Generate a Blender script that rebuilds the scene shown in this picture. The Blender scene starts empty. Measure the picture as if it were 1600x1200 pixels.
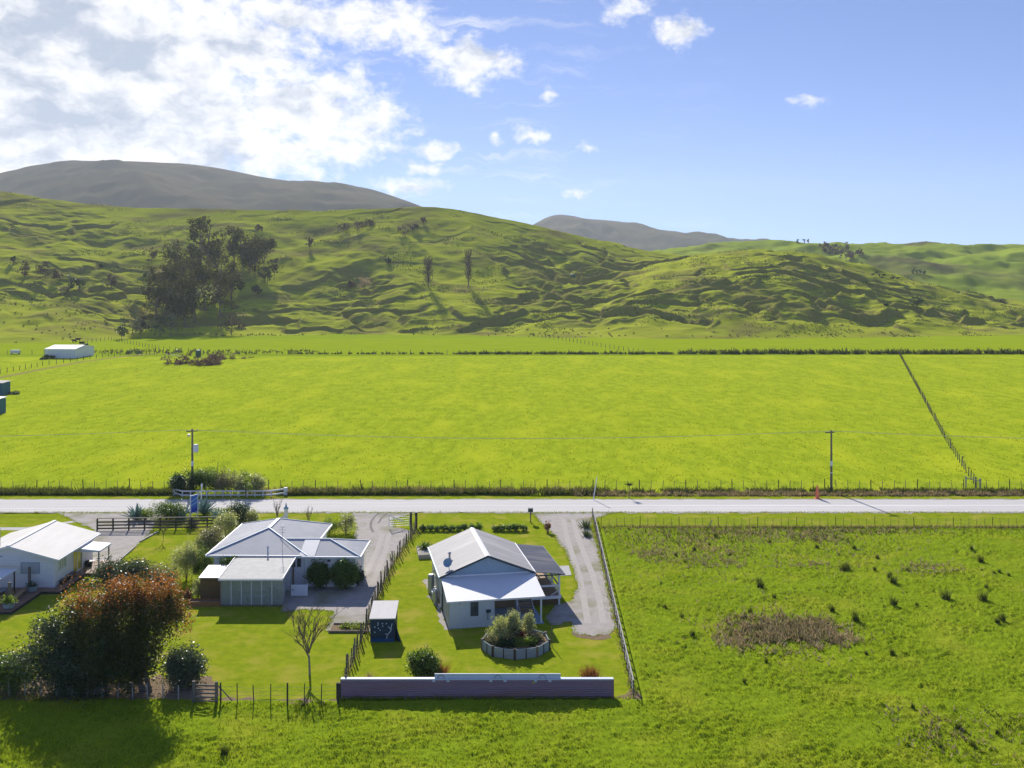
import bpy, math, random
import numpy as np
from mathutils import Vector, Matrix, Euler
R = math.radians
PI = math.pi
rng = np.random.default_rng(7)
random.seed(7)
S = bpy.context.scene
COL = S.collection
# ------------------------------------------------------------------ camera
F, H, YH = 1550.0, 28.0, 430.0          # focal length in photo pixels, drone height (m), horizon row
cam = bpy.data.cameras.new('camera')
cam.sensor_width = 36.0
cam.lens = 36.0 * F / 1600.0
cam.shift_y = -(600.0 - YH) / 1600.0    # verticals stay upright, as in the photograph
cam.clip_start, cam.clip_end = 0.5, 20000
camo = bpy.data.objects.new('camera', cam)
camo.location = (0, 0, H)
camo.rotation_euler = (R(90), 0, 0)
COL.objects.link(camo)
S.camera = camo
# ------------------------------------------------------------------ sun
SUN_EL, SUN_AZ = R(29.5), R(-14.0)      # azimuth measured from +Y towards +X
sd = Vector((math.sin(SUN_AZ) * math.cos(SUN_EL), math.cos(SUN_AZ) * math.cos(SUN_EL), math.sin(SUN_EL)))
sl = bpy.data.lights.new('sun', 'SUN')
sl.energy = 5.0
sl.angle = R(0.5)
sl.color = (1.0, 0.95, 0.86)
slo = bpy.data.objects.new('sun', sl)
slo.rotation_euler = (-sd).to_track_quat('-Z', 'Y').to_euler()
slo.location = sd * 300
COL.objects.link(slo)
# ------------------------------------------------------------------ view
S.view_settings.view_transform = 'Standard'
S.view_settings.look = 'None'
S.view_settings.gamma = 1.0
S.view_settings.exposure = 0.5
S.cycles.max_bounces = 8
S.cycles.transparent_max_bounces = 12
S.cycles.volume_bounces = 1
S.cycles.use_denoising = True
# ------------------------------------------------------------------ world: Nishita sky and clouds by direction
W = bpy.data.worlds.new('World')
S.world = W
W.use_nodes = True
nt = W.node_tree
nt.nodes.clear()
def wn(t, **k):
    n = nt.nodes.new(t)
    for a, b in k.items(): setattr(n, a, b)
    return n
def wm(op, a, b=None, c=None, clamp=False):
    n = wn('ShaderNodeMath', operation=op, use_clamp=clamp)
    for i, v in enumerate((a, b, c)):
        if v is None: continue
        if isinstance(v, (int, float)): n.inputs[i].default_value = v
        else: nt.links.new(v, n.inputs[i])
    return n.outputs[0]
sky = wn('ShaderNodeTexSky', sky_type='NISHITA')
sky.sun_disc = False
sky.sun_elevation = SUN_EL
sky.sun_rotation = SUN_AZ
sky.altitude = 50
sky.air_density = 0.5
sky.dust_density = 0.0
sky.ozone_density = 3.0
tc = wn('ShaderNodeTexCoord')
sep = wn('ShaderNodeSeparateXYZ')
nt.links.new(tc.outputs['Generated'], sep.inputs[0])
dx, dy, dz = sep.outputs
az = wm('ARCTAN2', dx, dy)
el = wm('ARCSINE', dz)
comb = wn('ShaderNodeCombineXYZ')
nt.links.new(az, comb.inputs[0]); nt.links.new(el, comb.inputs[1])
P = comb.outputs[0]
def wnoise(vec, scale, detail, rough=0.55, sc=(1, 1, 1)):
    mp = wn('ShaderNodeMapping'); mp.inputs['Scale'].default_value = sc
    nt.links.new(vec, mp.inputs[0])
    n = wn('ShaderNodeTexNoise'); n.inputs['Scale'].default_value = scale
    n.inputs['Detail'].default_value = detail; n.inputs['Roughness'].default_value = rough
    nt.links.new(mp.outputs[0], n.inputs['Vector'])
    return n
# warp the direction a little so the cloud outlines billow
wz = wnoise(P, 26, 3)
wv = wn('ShaderNodeVectorMath', operation='SUBTRACT'); nt.links.new(wz.outputs['Color'], wv.inputs[0]); wv.inputs[1].default_value = (.5, .5, .5)
ws = wn('ShaderNodeVectorMath', operation='SCALE'); nt.links.new(wv.outputs[0], ws.inputs[0]); ws.inputs['Scale'].default_value = 0.03
wa = wn('ShaderNodeVectorMath', operation='ADD'); nt.links.new(P, wa.inputs[0]); nt.links.new(ws.outputs[0], wa.inputs[1])
PW = wa.outputs[0]
def ae(px, py):
    u, v = (px - 800) / F, (YH - py) / F
    return math.atan(u), math.atan(v / math.sqrt(1 + u * u))
BL = [  # photo centre, half widths in photo pixels, weight
    (60, 80, 340, 140, 1.8), (120, 190, 340, 95, 1.7), (330, 60, 180, 90, 1.15), (60, 250, 250, 40, 1.3),
    (470, 165, 150, 75, 1.05), (560, 190, 90, 48, .9), (430, 240, 140, 45, .95), (520, 228, 115, 32, .85),
    (560, 35, 120, 42, 1.0), (650, 50, 62, 40, .9), (735, 97, 85, 36, 1.0), (440, 20, 120, 40, .9),
    (640, 287, 66, 15, .85), (662, 258, 36, 14, .8), (682, 231, 40, 15, .85), (738, 138, 20, 15, .7),
    (833, 217, 34, 14, .75), (855, 144, 16, 12, .55), (1057, 54, 42, 24, .95), (990, 8, 50, 26, .7),
    (903, 299, 22, 10, .75), (775, 214, 12, 9, .5), (915, 230, 14, 10, .5), (1263, 154, 28, 10, .5), (1287, 294, 18, 9, .45),
    (-200, 150, 260, 220, 1.5)]
acc = None
for (px, py, rx, ry, w) in BL:
    a, e = ae(px, py)
    m = wn('ShaderNodeVectorMath', operation='SUBTRACT'); nt.links.new(PW, m.inputs[0]); m.inputs[1].default_value = (a, e, 0)
    q = wn('ShaderNodeVectorMath', operation='MULTIPLY'); nt.links.new(m.outputs[0], q.inputs[0]); q.inputs[1].default_value = (F / rx, F / ry, 0)
    l = wn('ShaderNodeVectorMath', operation='LENGTH'); nt.links.new(q.outputs[0], l.inputs[0])
    v = wm('MULTIPLY', wm('SUBTRACT', 1.25, l.outputs['Value']), w)
    acc = v if acc is None else wm('MAXIMUM', acc, v)
n1 = wnoise(P, 34, 8, .6, (1, 1.5, 1)).outputs['Fac']
n2 = wnoise(P, 95, 6, .6, (1, 1.3, 1)).outputs['Fac']
dens = wm('ADD', acc, wm('ADD', wm('MULTIPLY', wm('SUBTRACT', n1, .5), 2.0), wm('MULTIPLY', wm('SUBTRACT', n2, .5), .75)))
mr = wn('ShaderNodeMapRange', interpolation_type='SMOOTHSTEP'); nt.links.new(dens, mr.inputs[0])
mr.inputs[1].default_value = .08; mr.inputs[2].default_value = .95
mask = mr.outputs[0]
# high thin streaks
ci = wnoise(PW, 7, 6, .62, (1, 9, 1)).outputs['Fac']
ci2 = wnoise(P, 5, 2, .5, (1.2, 3, 1)).outputs['Fac']
mr2 = wn('ShaderNodeMapRange', interpolation_type='SMOOTHSTEP'); nt.links.new(wm('MULTIPLY', ci, wm('ADD', ci2, .48)), mr2.inputs[0])
mr2.inputs[1].default_value = .49; mr2.inputs[2].default_value = .82
left = wm('SUBTRACT', 0.75, wm('MULTIPLY', az, 3.2), clamp=True)
cirrus = wm('MULTIPLY', wm('MULTIPLY', mr2.outputs[0], left), .75)
mask = wm('MAXIMUM', mask, cirrus)
# thick parts turn grey blue
thick = wn('ShaderNodeMapRange', interpolation_type='SMOOTHSTEP')
n3 = wnoise(PW, 15, 5, .55, (1, 2.0, 1)).outputs['Fac']
tl = wm('ADD', wm('ADD', wm('MULTIPLY', wm('SUBTRACT', n3, .5), 4.0), wm('MULTIPLY', wm('SUBTRACT', n1, .5), -1.2)), wm('MULTIPLY', acc, .5))
nt.links.new(tl, thick.inputs[0]); thick.inputs[1].default_value = .2; thick.inputs[2].default_value = 1.35
cc = wn('ShaderNodeMix', data_type='RGBA')
nt.links.new(thick.outputs[0], cc.inputs['Factor'])
CB = 4.9
cc.inputs['A'].default_value = (1.0 * CB, 1.0 * CB, 1.03 * CB, 1)
cc.inputs['B'].default_value = (.46 * CB, .53 * CB, .68 * CB, 1)
hs = wn('ShaderNodeMix', data_type='RGBA', blend_type='MULTIPLY'); hs.inputs['Factor'].default_value = 1
gmn = wn('ShaderNodeGamma'); gmn.inputs['Gamma'].default_value = .6; nt.links.new(sky.outputs[0], gmn.inputs['Color'])
nt.links.new(gmn.outputs[0], hs.inputs['A']); hs.inputs['B'].default_value = (.84, .97, 1.44, 1)
mx = wn('ShaderNodeMix', data_type='RGBA')
nt.links.new(mask, mx.inputs['Factor']); nt.links.new(hs.outputs['Result'], mx.inputs['A']); nt.links.new(cc.outputs['Result'], mx.inputs['B'])
bg = wn('ShaderNodeBackground'); bg.inputs['Strength'].default_value = 0.140
nt.links.new(mx.outputs['Result'], bg.inputs['Color'])
wo = wn('ShaderNodeOutputWorld'); nt.links.new(bg.outputs[0], wo.inputs['Surface'])

# ------------------------------------------------------------------ helpers
def G(px, py, z=0.0):
    """photo pixel -> point on the horizontal plane at height z"""
    Y = F * (H - z) / (py - YH)
    return Vector(((px - 800) * Y / F, Y, z))
def Zat(py, Y): return H - (py - YH) * Y / F
def Xat(px, Y): return (px - 800) * Y / F

def ghash(ix, iy, seed):
    h = (ix.astype(np.int64) * 374761393 + iy.astype(np.int64) * 668265263 + seed * 2147483647) & 0xffffffff
    h = ((h ^ (h >> 13)) * 1274126177) & 0xffffffff
    h = (h ^ (h >> 16)) & 0xffffffff
    return h
def pnoise(x, y, seed=0):
    x = np.asarray(x, float); y = np.asarray(y, float)
    ix, iy = np.floor(x), np.floor(y)
    fx, fy = x - ix, y - iy
    u, v = fx * fx * fx * (fx * (fx * 6 - 15) + 10), fy * fy * fy * (fy * (fy * 6 - 15) + 10)
    def g(ax, ay, rx, ry):
        a = ghash(ax, ay, seed) / 4294967296.0 * 2 * PI
        return np.cos(a) * rx + np.sin(a) * ry
    a = g(ix, iy, fx, fy); b = g(ix + 1, iy, fx - 1, fy)
    c = g(ix, iy + 1, fx, fy - 1); d = g(ix + 1, iy + 1, fx - 1, fy - 1)
    return ((a + (b - a) * u) * (1 - v) + (c + (d - c) * u) * v) * 1.4
def fbm(x, y, oct=4, seed=0, gain=.5, lac=2.03):
    s = 0; a = 1
    for k in range(oct):
        s = s + a * pnoise(x, y, seed + k * 17); x = x * lac; y = y * lac; a *= gain
    return s
def sstep(a, b, x):
    t = np.clip((x - a) / (b - a), 0, 1); return t * t * (3 - 2 * t)

def link(o, parent=None):
    COL.objects.link(o)
    if parent is not None: o.parent = parent
    return o
def tag(o, label=None, cat=None, group=None, kind=None):
    if label: o['label'] = label
    if cat: o['category'] = cat
    if group: o['group'] = group
    if kind: o['kind'] = kind
    return o
def thing(name, label, cat, loc=(0, 0, 0), rz=0.0, group=None):
    o = bpy.data.objects.new(name, None)
    o.empty_display_size = .3
    o.location = loc; o.rotation_euler = (0, 0, rz)
    link(o); tag(o, label, cat, group); return o
def np_mesh(name, V, Fq, mats, parent=None, smooth=False, fm=None):
    V = np.asarray(V, dtype=np.float32).reshape(-1, 3); Fq = np.asarray(Fq, dtype=np.int32)
    n = Fq.shape[1]
    me = bpy.data.meshes.new(name)
    me.vertices.add(len(V)); me.vertices.foreach_set('co', V.ravel())
    me.loops.add(Fq.size); me.loops.foreach_set('vertex_index', Fq.ravel())
    me.polygons.add(len(Fq)); me.polygons.foreach_set('loop_start', np.arange(0, Fq.size, n, dtype=np.int32))
    if smooth: me.polygons.foreach_set('use_smooth', np.ones(len(Fq), dtype=bool))
    if fm is not None: me.polygons.foreach_set('material_index', np.asarray(fm, dtype=np.int32))
    for m in (mats if isinstance(mats, (list, tuple)) else [mats]): me.materials.append(m)
    me.update(calc_edges=True)
    return link(bpy.data.objects.new(name, me), parent)

class MB:
    def __init__(s): s.v, s.f, s.m = [], [], []
    def add(s, vs, fs, m=0):
        b = len(s.v); s.v += [tuple(v) for v in vs]
        for f in fs: s.f.append(tuple(b + i for i in f)); s.m.append(m)
        return s
    def box(s, a, b, m=0, rz=0, piv=None, M=None):
        x0, y0, z0 = a; x1, y1, z1 = b
        vs = [Vector(p) for p in ((x0, y0, z0), (x1, y0, z0), (x1, y1, z0), (x0, y1, z0), (x0, y0, z1), (x1, y0, z1), (x1, y1, z1), (x0, y1, z1))]
        if rz:
            c = Vector(piv) if piv else (vs[0] + vs[6]) / 2
            q = Matrix.Rotation(rz, 3, 'Z'); vs = [q @ (v - c) + c for v in vs]
        if M is not None: vs = [M @ v for v in vs]
        return s.add(vs, [(0, 3, 2, 1), (4, 5, 6, 7), (0, 1, 5, 4), (1, 2, 6, 5), (2, 3, 7, 6), (3, 0, 4, 7)], m)
    def beam(s, p, q, w, h, m=0, up=(0, 0, 1)):
        p, q = Vector(p), Vector(q); d = (q - p).normalized(); u = Vector(up)
        r = d.cross(u)
        if r.length < 1e-4: r = Vector((1, 0, 0))
        r.normalize(); u = r.cross(d).normalized()
        r = r * w / 2; u = u * h / 2
        vs = [p - r - u, p + r - u, p + r + u, p - r + u, q - r - u, q + r - u, q + r + u, q - r + u]
        return s.add(vs, [(0, 1, 2, 3), (7, 6, 5, 4), (0, 4, 5, 1), (1, 5, 6, 2), (2, 6, 7, 3), (3, 7, 4, 0)], m)
    def tube(s, pts, rad, n=6, m=0, cap=True):
        pts = [Vector(p) for p in pts]
        if not isinstance(rad, (list, tuple)): rad = [rad] * len(pts)
        rings = []
        for i, p in enumerate(pts):
            d = (pts[min(i + 1, len(pts) - 1)] - pts[max(i - 1, 0)]).normalized()
            a = d.cross(Vector((0, 0, 1)))
            if a.length < 1e-3: a = Vector((1, 0, 0))
            a.normalize(); b = d.cross(a)
            rings.append([p + (a * math.cos(2 * PI * k / n) + b * math.sin(2 * PI * k / n)) * rad[i] for k in range(n)])
        vs = [v for r in rings for v in r]; fs = []
        for i in range(len(rings) - 1):
            for k in range(n):
                k2 = (k + 1) % n
                fs.append((i * n + k, i * n + k2, (i + 1) * n + k2, (i + 1) * n + k))
        if cap: fs += [tuple(range(n - 1, -1, -1)), tuple((len(rings) - 1) * n + k for k in range(n))]
        return s.add(vs, fs, m)
    def lathe(s, c, prof, n=16, m=0):
        c = Vector(c); vs = []; fs = []
        for (r, z) in prof:
            vs += [c + Vector((r * math.cos(2 * PI * k / n), r * math.sin(2 * PI * k / n), z)) for k in range(n)]
        for i in range(len(prof) - 1):
            for k in range(n):
                k2 = (k + 1) % n; fs.append((i * n + k, i * n + k2, (i + 1) * n + k2, (i + 1) * n + k))
        fs += [tuple(range(n - 1, -1, -1)), tuple((len(prof) - 1) * n + k for k in range(n))]
        return s.add(vs, fs, m)
    def slab(s, quad, t, m=0):
        """a thick sheet: quad (top face, any polygon) pushed down along its normal by t"""
        q = [Vector(p) for p in quad]; nrm = (q[1] - q[0]).cross(q[2] - q[0]).normalized()
        if nrm.z < 0: q = q[::-1]; nrm = -nrm
        lo = [p - nrm * t for p in q]; k = len(q)
        fs = [tuple(range(k)), tuple(range(2 * k - 1, k - 1, -1))]
        fs += [(i + k, (i + 1) % k + k, (i + 1) % k, i) for i in range(k)]
        return s.add(q + lo, fs, m)
    def extrude(s, poly, d, m=0):
        """closed prism: planar polygon moved by vector d"""
        p = [Vector(a) for a in poly]; d = Vector(d); k = len(p)
        fs = [tuple(range(k)), tuple(range(2 * k - 1, k - 1, -1))] + [(i, i + k, (i + 1) % k + k, (i + 1) % k) for i in range(k)]
        return s.add(p + [a + d for a in p], fs, m)
    def build(s, name, mats, parent=None, smooth=False):
        import bmesh
        me = bpy.data.meshes.new(name)
        me.from_pydata(s.v, [], s.f)
        for m in (mats if isinstance(mats, (list, tuple)) else [mats]): me.materials.append(m)
        me.polygons.foreach_set('material_index', s.m)
        bm = bmesh.new(); bm.from_mesh(me); bmesh.ops.recalc_face_normals(bm, faces=bm.faces); bm.to_mesh(me); bm.free()
        if smooth: me.polygons.foreach_set('use_smooth', [True] * len(me.polygons))
        me.update()
        return link(bpy.data.objects.new(name, me), parent)

# ------------------------------------------------------------------ materials
MATS = {}
def mat(name, c, c2=None, scale=3.0, rough=.8, spec=.3, bump=0, bscale=None, metal=0, wave=None, streak=None, c3=None, s3=.3, mapsc=(1, 1, 1), detail=5, alpha=1, trans=0, contrast=.25, island=0):
    """wave=(direction axis, frequency, strength): corrugation / boards as bump"""
    m = bpy.data.materials.new(name); m.use_nodes = True
    t = m.node_tree; N, L = t.nodes, t.links; b = N['Principled BSDF']
    b.inputs['Base Color'].default_value = (*c, 1)
    b.inputs['Roughness'].default_value = rough; b.inputs['Metallic'].default_value = metal
    b.inputs['Specular IOR Level'].default_value = spec
    b.inputs['Alpha'].default_value = alpha
    b.inputs['Transmission Weight'].default_value = trans
    co = N.new('ShaderNodeTexCoord'); mp = N.new('ShaderNodeMapping'); mp.inputs['Scale'].default_value = mapsc
    L.new(co.outputs['Object'], mp.inputs[0])
    col = None
    if c2 is not None:
        n = N.new('ShaderNodeTexNoise'); n.inputs['Scale'].default_value = scale; n.inputs['Detail'].default_value = detail; n.inputs['Roughness'].default_value = .62
        L.new(mp.outputs[0], n.inputs['Vector'])
        r = N.new('ShaderNodeMapRange'); r.inputs[1].default_value = .5 - contrast; r.inputs[2].default_value = .5 + contrast; L.new(n.outputs['Fac'], r.inputs[0])
        x = N.new('ShaderNodeMix'); x.data_type = 'RGBA'; L.new(r.outputs[0], x.inputs['Factor'])
        x.inputs['A'].default_value = (*c, 1); x.inputs['B'].default_value = (*c2, 1); col = x.outputs['Result']
        if c3 is not None:
            n = N.new('ShaderNodeTexNoise'); n.inputs['Scale'].default_value = s3; n.inputs['Detail'].default_value = 4
            L.new(mp.outputs[0], n.inputs['Vector'])
            r = N.new('ShaderNodeMapRange'); r.inputs[1].default_value = .5; r.inputs[2].default_value = .68; L.new(n.outputs['Fac'], r.inputs[0])
            x = N.new('ShaderNodeMix'); x.data_type = 'RGBA'; L.new(r.outputs[0], x.inputs['Factor'])
            L.new(col, x.inputs['A']); x.inputs['B'].default_value = (*c3, 1); col = x.outputs['Result']
    if island:
        gi = N.new('ShaderNodeNewGeometry'); hs = N.new('ShaderNodeHueSaturation')
        r = N.new('ShaderNodeMapRange'); r.inputs[3].default_value = 1 - island; r.inputs[4].default_value = 1 + island; L.new(gi.outputs['Random Per Island'], r.inputs[0])
        L.new(r.outputs[0], hs.inputs['Value'])
        if col: L.new(col, hs.inputs['Color'])
        else: hs.inputs['Color'].default_value = (*c, 1)
        col = hs.outputs['Color']
    if col: L.new(col, b.inputs['Base Color'])
    nrm = None
    if wave:
        ax, fr, st = wave
        w = N.new('ShaderNodeTexWave'); w.bands_direction = ax; w.inputs['Scale'].default_value = fr; w.inputs['Distortion'].default_value = 0
        L.new(co.outputs['Object'], w.inputs['Vector'])
        bp = N.new('ShaderNodeBump'); bp.inputs['Strength'].default_value = st; bp.inputs['Distance'].default_value = .03; L.new(w.outputs['Fac'], bp.inputs['Height']); nrm = bp.outputs[0]
    if bump:
        n = N.new('ShaderNodeTexNoise'); n.inputs['Scale'].default_value = bscale or scale * 4; n.inputs['Detail'].default_value = 6
        L.new(mp.outputs[0], n.inputs['Vector'])
        bp = N.new('ShaderNodeBump'); bp.inputs['Strength'].default_value = min(bump, 1); bp.inputs['Distance'].default_value = .05 * max(1, bump); L.new(n.outputs['Fac'], bp.inputs['Height'])
        if nrm: L.new(nrm, bp.inputs['Normal'])
        nrm = bp.outputs[0]
    if nrm: L.new(nrm, b.inputs['Normal'])
    MATS[name] = m
    return m
def leafmat(name, c, c2, tr=.35, rough=.45, spec=.5, var=.45, tcol=None):
    """thin leaves: light also comes through them"""
    m = bpy.data.materials.new(name); m.use_nodes = True
    t = m.node_tree; N, L = t.nodes, t.links; b = N['Principled BSDF']; out = N['Material Output']
    gi = N.new('ShaderNodeNewGeometry')
    x = N.new('ShaderNodeMix'); x.data_type = 'RGBA'; L.new(gi.outputs['Random Per Island'], x.inputs['Factor'])
    x.inputs['A'].default_value = (*c, 1); x.inputs['B'].default_value = (*c2, 1)
    wn_ = N.new('ShaderNodeTexWhiteNoise'); wn_.noise_dimensions = '1D'; L.new(gi.outputs['Random Per Island'], wn_.inputs['W'])
    r = N.new('ShaderNodeMapRange'); r.inputs[3].default_value = 1 - var; r.inputs[4].default_value = 1 + var; L.new(wn_.outputs['Value'], r.inputs[0])
    hs = N.new('ShaderNodeHueSaturation'); L.new(r.outputs[0], hs.inputs['Value']); L.new(x.outputs['Result'], hs.inputs['Color'])
    L.new(hs.outputs['Color'], b.inputs['Base Color']); b.inputs['Roughness'].default_value = rough; b.inputs['Specular IOR Level'].default_value = spec
    tb = N.new('ShaderNodeBsdfTranslucent')
    gm = N.new('ShaderNodeMix'); gm.data_type = 'RGBA'; gm.blend_type = 'MULTIPLY'; gm.inputs['Factor'].default_value = 1
    L.new(hs.outputs['Color'], gm.inputs['A']); gm.inputs['B'].default_value = (*(tcol or (1.5, 1.5, .55)), 1); L.new(gm.outputs['Result'], tb.inputs['Color'])
    ms = N.new('ShaderNodeMixShader'); ms.inputs[0].default_value = tr
    L.new(b.outputs[0], ms.inputs[1]); L.new(tb.outputs[0], ms.inputs[2]); L.new(ms.outputs[0], out.inputs['Surface'])
    MATS[name] = m
    return m
GR_A, GR_B, GR_C = (.30, .40, .010), (.22, .33, .008), (.36, .41, .016)
M = {}
M['ground'] = mat('pasture', (.20, .29, .012), (.26, .33, .015), 1.2, 1, 0, bump=1, bscale=5)
M['lawn'] = mat('mown_lawn', (.29, .335, .018), (.18, .245, .012), 1.3, 1, .0, contrast=.19, bump=1.8, bscale=7, c3=(.345, .325, .045), s3=.42, detail=8)
M['farpad'] = mat('far_pasture', (.37, .43, .022), (.235, .32, .014), .55, 1, 0, bump=4, bscale=1.6, contrast=.17, c3=(.39, .44, .022), s3=.11, mapsc=(1, .4, 1), detail=7)
M['farpad2'] = mat('grazed_strip', (.29, .36, .012), (.215, .29, .010), .2, 1, 0, bump=1.5, bscale=.6, mapsc=(.4, 1, 1), detail=7)
M['paddock'] = mat('rough_pasture', (.25, .325, .017), (.145, .22, .011), 2.6, 1, 0, bump=1.0, bscale=9, c3=(.26, .30, .022), s3=.22, detail=8)
M['hill'] = mat('hill_pasture', (.30, .345, .028), (.42, .44, .042), .06, 1, 0, bump=6, bscale=.35, c3=(.22, .20, .055), s3=.045, detail=9, mapsc=(.6, 1, 1.6))
def steep_tint(m, c, lo, hi):
    t = m.node_tree; b = t.nodes['Principled BSDF']; src = b.inputs['Base Color'].links[0].from_socket
    g = t.nodes.new('ShaderNodeNewGeometry'); sp = t.nodes.new('ShaderNodeSeparateXYZ'); t.links.new(g.outputs['True Normal'], sp.inputs[0])
    r = t.nodes.new('ShaderNodeMapRange'); r.inputs[1].default_value = hi; r.inputs[2].default_value = lo; t.links.new(sp.outputs['Z'], r.inputs[0])
    x = t.nodes.new('ShaderNodeMix'); x.data_type = 'RGBA'; t.links.new(r.outputs[0], x.inputs['Factor']); t.links.new(src, x.inputs['A']); x.inputs['B'].default_value = (*c, 1)
    t.links.new(x.outputs['Result'], b.inputs['Base Color'])
steep_tint(M['hill'], (.23, .215, .055), .80, .92)     # rank brown grass holds on the steep slip faces
M['hill2'] = mat('far_hill_grass', (.22, .30, .025), (.28, .34, .035), .012, 1, 0, bump=6, bscale=.06, c3=(.12, .11, .05), s3=.008, detail=8)
M['hill3'] = mat('dry_hill_grass', (.12, .09, .06), (.085, .08, .045), .006, 1, 0, bump=8, bscale=.02, detail=8)
M['road'] = mat('pale_chip_seal', (.62, .59, .56), (.50, .475, .45), .8, .9, .1, bump=.3, bscale=20, c3=(.68, .65, .62), s3=.35, mapsc=(.03, 1.6, 1))
M['gravel'] = mat('grey_gravel', (.34, .305, .28), (.45, .41, .375), 1.5, .95, .1, bump=1, bscale=14, c3=(.25, .24, .15), s3=.28, detail=9)
M['dirt'] = mat('bare_soil', (.2, .14, .09), (.28, .21, .14), 3, 1, 0, bump=1, bscale=12)
M['concrete'] = mat('concrete', (.42, .41, .4), (.34, .33, .33), 2, .85, .3, bump=.1)
M['white'] = mat('white_paint', (.78, .78, .79), (.72, .72, .73), 1.5, .6, .3)
M['weatherboard'] = mat('white_weatherboards', (.85, .85, .87), (.80, .80, .82), 1.0, .6, .3, wave=('Z', 2.3, .7))
M['block'] = mat('white_rendered_block', (.90, .90, .91), (.85, .85, .87), 2.0, .75, .2, bump=.1, bscale=12)
M['ply'] = mat('pale_grey_cladding', (.60, .64, .68), (.55, .59, .63), 1.2, .7, .3, wave=('X', 2.6, .5))
M['gable'] = mat('blue_grey_battens', (.42, .53, .61), (.38, .48, .56), 2, .7, .3, wave=('X', 2.2, 1.0))
M['sidewall'] = mat('grey_side_cladding', (.40, .41, .40), (.34, .35, .34), 2, .7, .3, wave=('Y', 2.6, .5))
M['roof_white'] = mat('white_roof_paint', (.70, .665, .62), (.60, .565, .52), .8, .7, .1, wave=('Y', 2.2, .25), mapsc=(2, .4, 1))
M['roof_clean'] = mat('clean_white_steel', (.82, .81, .80), (.76, .75, .74), .6, .6, .15, wave=('X', 2.6, .25))
M['roof_grey'] = mat('weathered_grey_steel', (.38, .36, .365), (.30, .285, .29), .7, .6, .12, wave=('Y', 2.6, .5), mapsc=(.35, 2.5, 1), c3=(.42, .40, .395), s3=.4)
M['roof_mid'] = mat('grey_steel_side_shaded', (.31, .325, .37), (.26, .27, .31), .9, .6, .12, wave=('Y', 2.6, .5), c3=(.36, .365, .39), s3=.3)  # bungalow roof sides: shading put into the colour, darker and bluer
M['roof_midx'] = mat('grey_steel_front_lit', (.48, .48, .50), (.40, .40, .42), .9, .6, .12, wave=('X', 2.6, .5), c3=(.47, .46, .45), s3=.3)  # same roof steel, lighter copy for the planes facing front
M['poly'] = mat('dark_tinted_sheet', (.06, .07, .105), (.10, .11, .145), 1.1, .8, .05, wave=('Y', 2.0, .5), mapsc=(.3, 2, 1), c3=(.15, .15, .17), s3=.5)
M['clear'] = mat('clear_roof_sheet', (.66, .66, .66), (.58, .58, .58), 1.5, .5, .2, wave=('X', 2.6, .3))
M['sunroof'] = mat('greenhouse_roof_sheet', (.56, .545, .51), (.42, .41, .38), 2.2, .7, .1, wave=('X', 2.6, .4), c3=(.54, .53, .5), s3=.8)
M['trim_dark'] = mat('dark_slate_trim', (.045, .07, .09), None, rough=.5)
M['trim_blue'] = mat('grey_blue_trim', (.23, .36, .48), None, rough=.5)
M['glass'] = mat('window_glass', (.05, .06, .07), (.10, .11, .12), 1.0, .08, .9)
M['glass_yellow'] = mat('yellow_curtain_glass', (.5, .48, .04), (.4, .38, .04), 2, .2, .6)
M['glass_green'] = mat('green_curtain_reflection_glass', (.30, .42, .32), (.45, .52, .46), 3, .15, .7)
M['glass_pale'] = mat('pale_blind_glass', (.50, .52, .58), (.44, .46, .52), 2, .15, .7)
M['wood_red'] = mat('stained_deck_boards', (.30, .185, .135), (.24, .145, .105), 2, .7, .25, wave=('X', 3.2, .6))
M['wood_tan'] = mat('tan_deck_boards', (.40, .27, .15), (.31, .2, .11), 3, .7, .25, wave=('Y', 3.2, .6))
M['wood_brown'] = mat('brown_fence_boards', (.21, .135, .065), (.15, .095, .045), 3, .8, .2, wave=('Z', 3.0, .8))
M['wood_grey'] = mat('weathered_timber', (.22, .19, .16), (.15, .13, .11), 5, .9, .15, mapsc=(1, 1, .3))
M['wood_dark'] = mat('dark_stained_timber', (.045, .042, .038), (.08, .07, .06), 3, .8, .2)
M['wood_pale'] = mat('silvered_timber', (.42, .39, .36), (.32, .30, .28), 4, .85, .2)
M['wood_blue'] = mat('silver_blue_boards', (.33, .40, .44), (.25, .31, .35), 4, .8, .2, wave=('Z', 3.0, .8))
M['orange_wood'] = mat('orange_timber', (.34, .17, .075), (.26, .13, .06), 4, .8, .2)
M['iron'] = mat('maroon_corrugated_iron', (.35, .22, .27), (.27, .17, .215), .9, .55, .4, mapsc=(.3, 1, 3), c3=(.30, .17, .15), s3=.5)
M['steel'] = mat('galvanised_steel', (.45, .47, .5), (.36, .38, .4), 4, .4, .5, metal=.6)
M['wire'] = mat('fence_wire', (.30, .30, .30), None, rough=.5)
M['powerwire'] = mat('bare_power_wire', (.45, .46, .42), None, rough=.4)
M['black'] = mat('black_plastic', (.02, .02, .022), None, rough=.5)
M['mural'] = mat('navy_painted_boards', (.018, .045, .10), (.012, .035, .06), 2, .6, .3, wave=('Z', 2.4, .4))
M['teal'] = mat('teal_blue_paint', (.012, .10, .26), (.01, .07, .2), 3, .6, .3)
M['lightblue'] = mat('pale_mural_paint', (.50, .62, .75), None, rough=.7)
M['sign_blue'] = mat('blue_sign_panel', (.05, .16, .62), None, rough=.4)
M['sign_light'] = mat('light_blue_sign_band', (.22, .42, .78), None, rough=.4)
M['sign_deep'] = mat('deep_blue_sign_band', (.03, .06, .55), None, rough=.4)
M['orange'] = mat('faded_orange_plastic', (.88, .24, .12), None, rough=.6)
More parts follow.
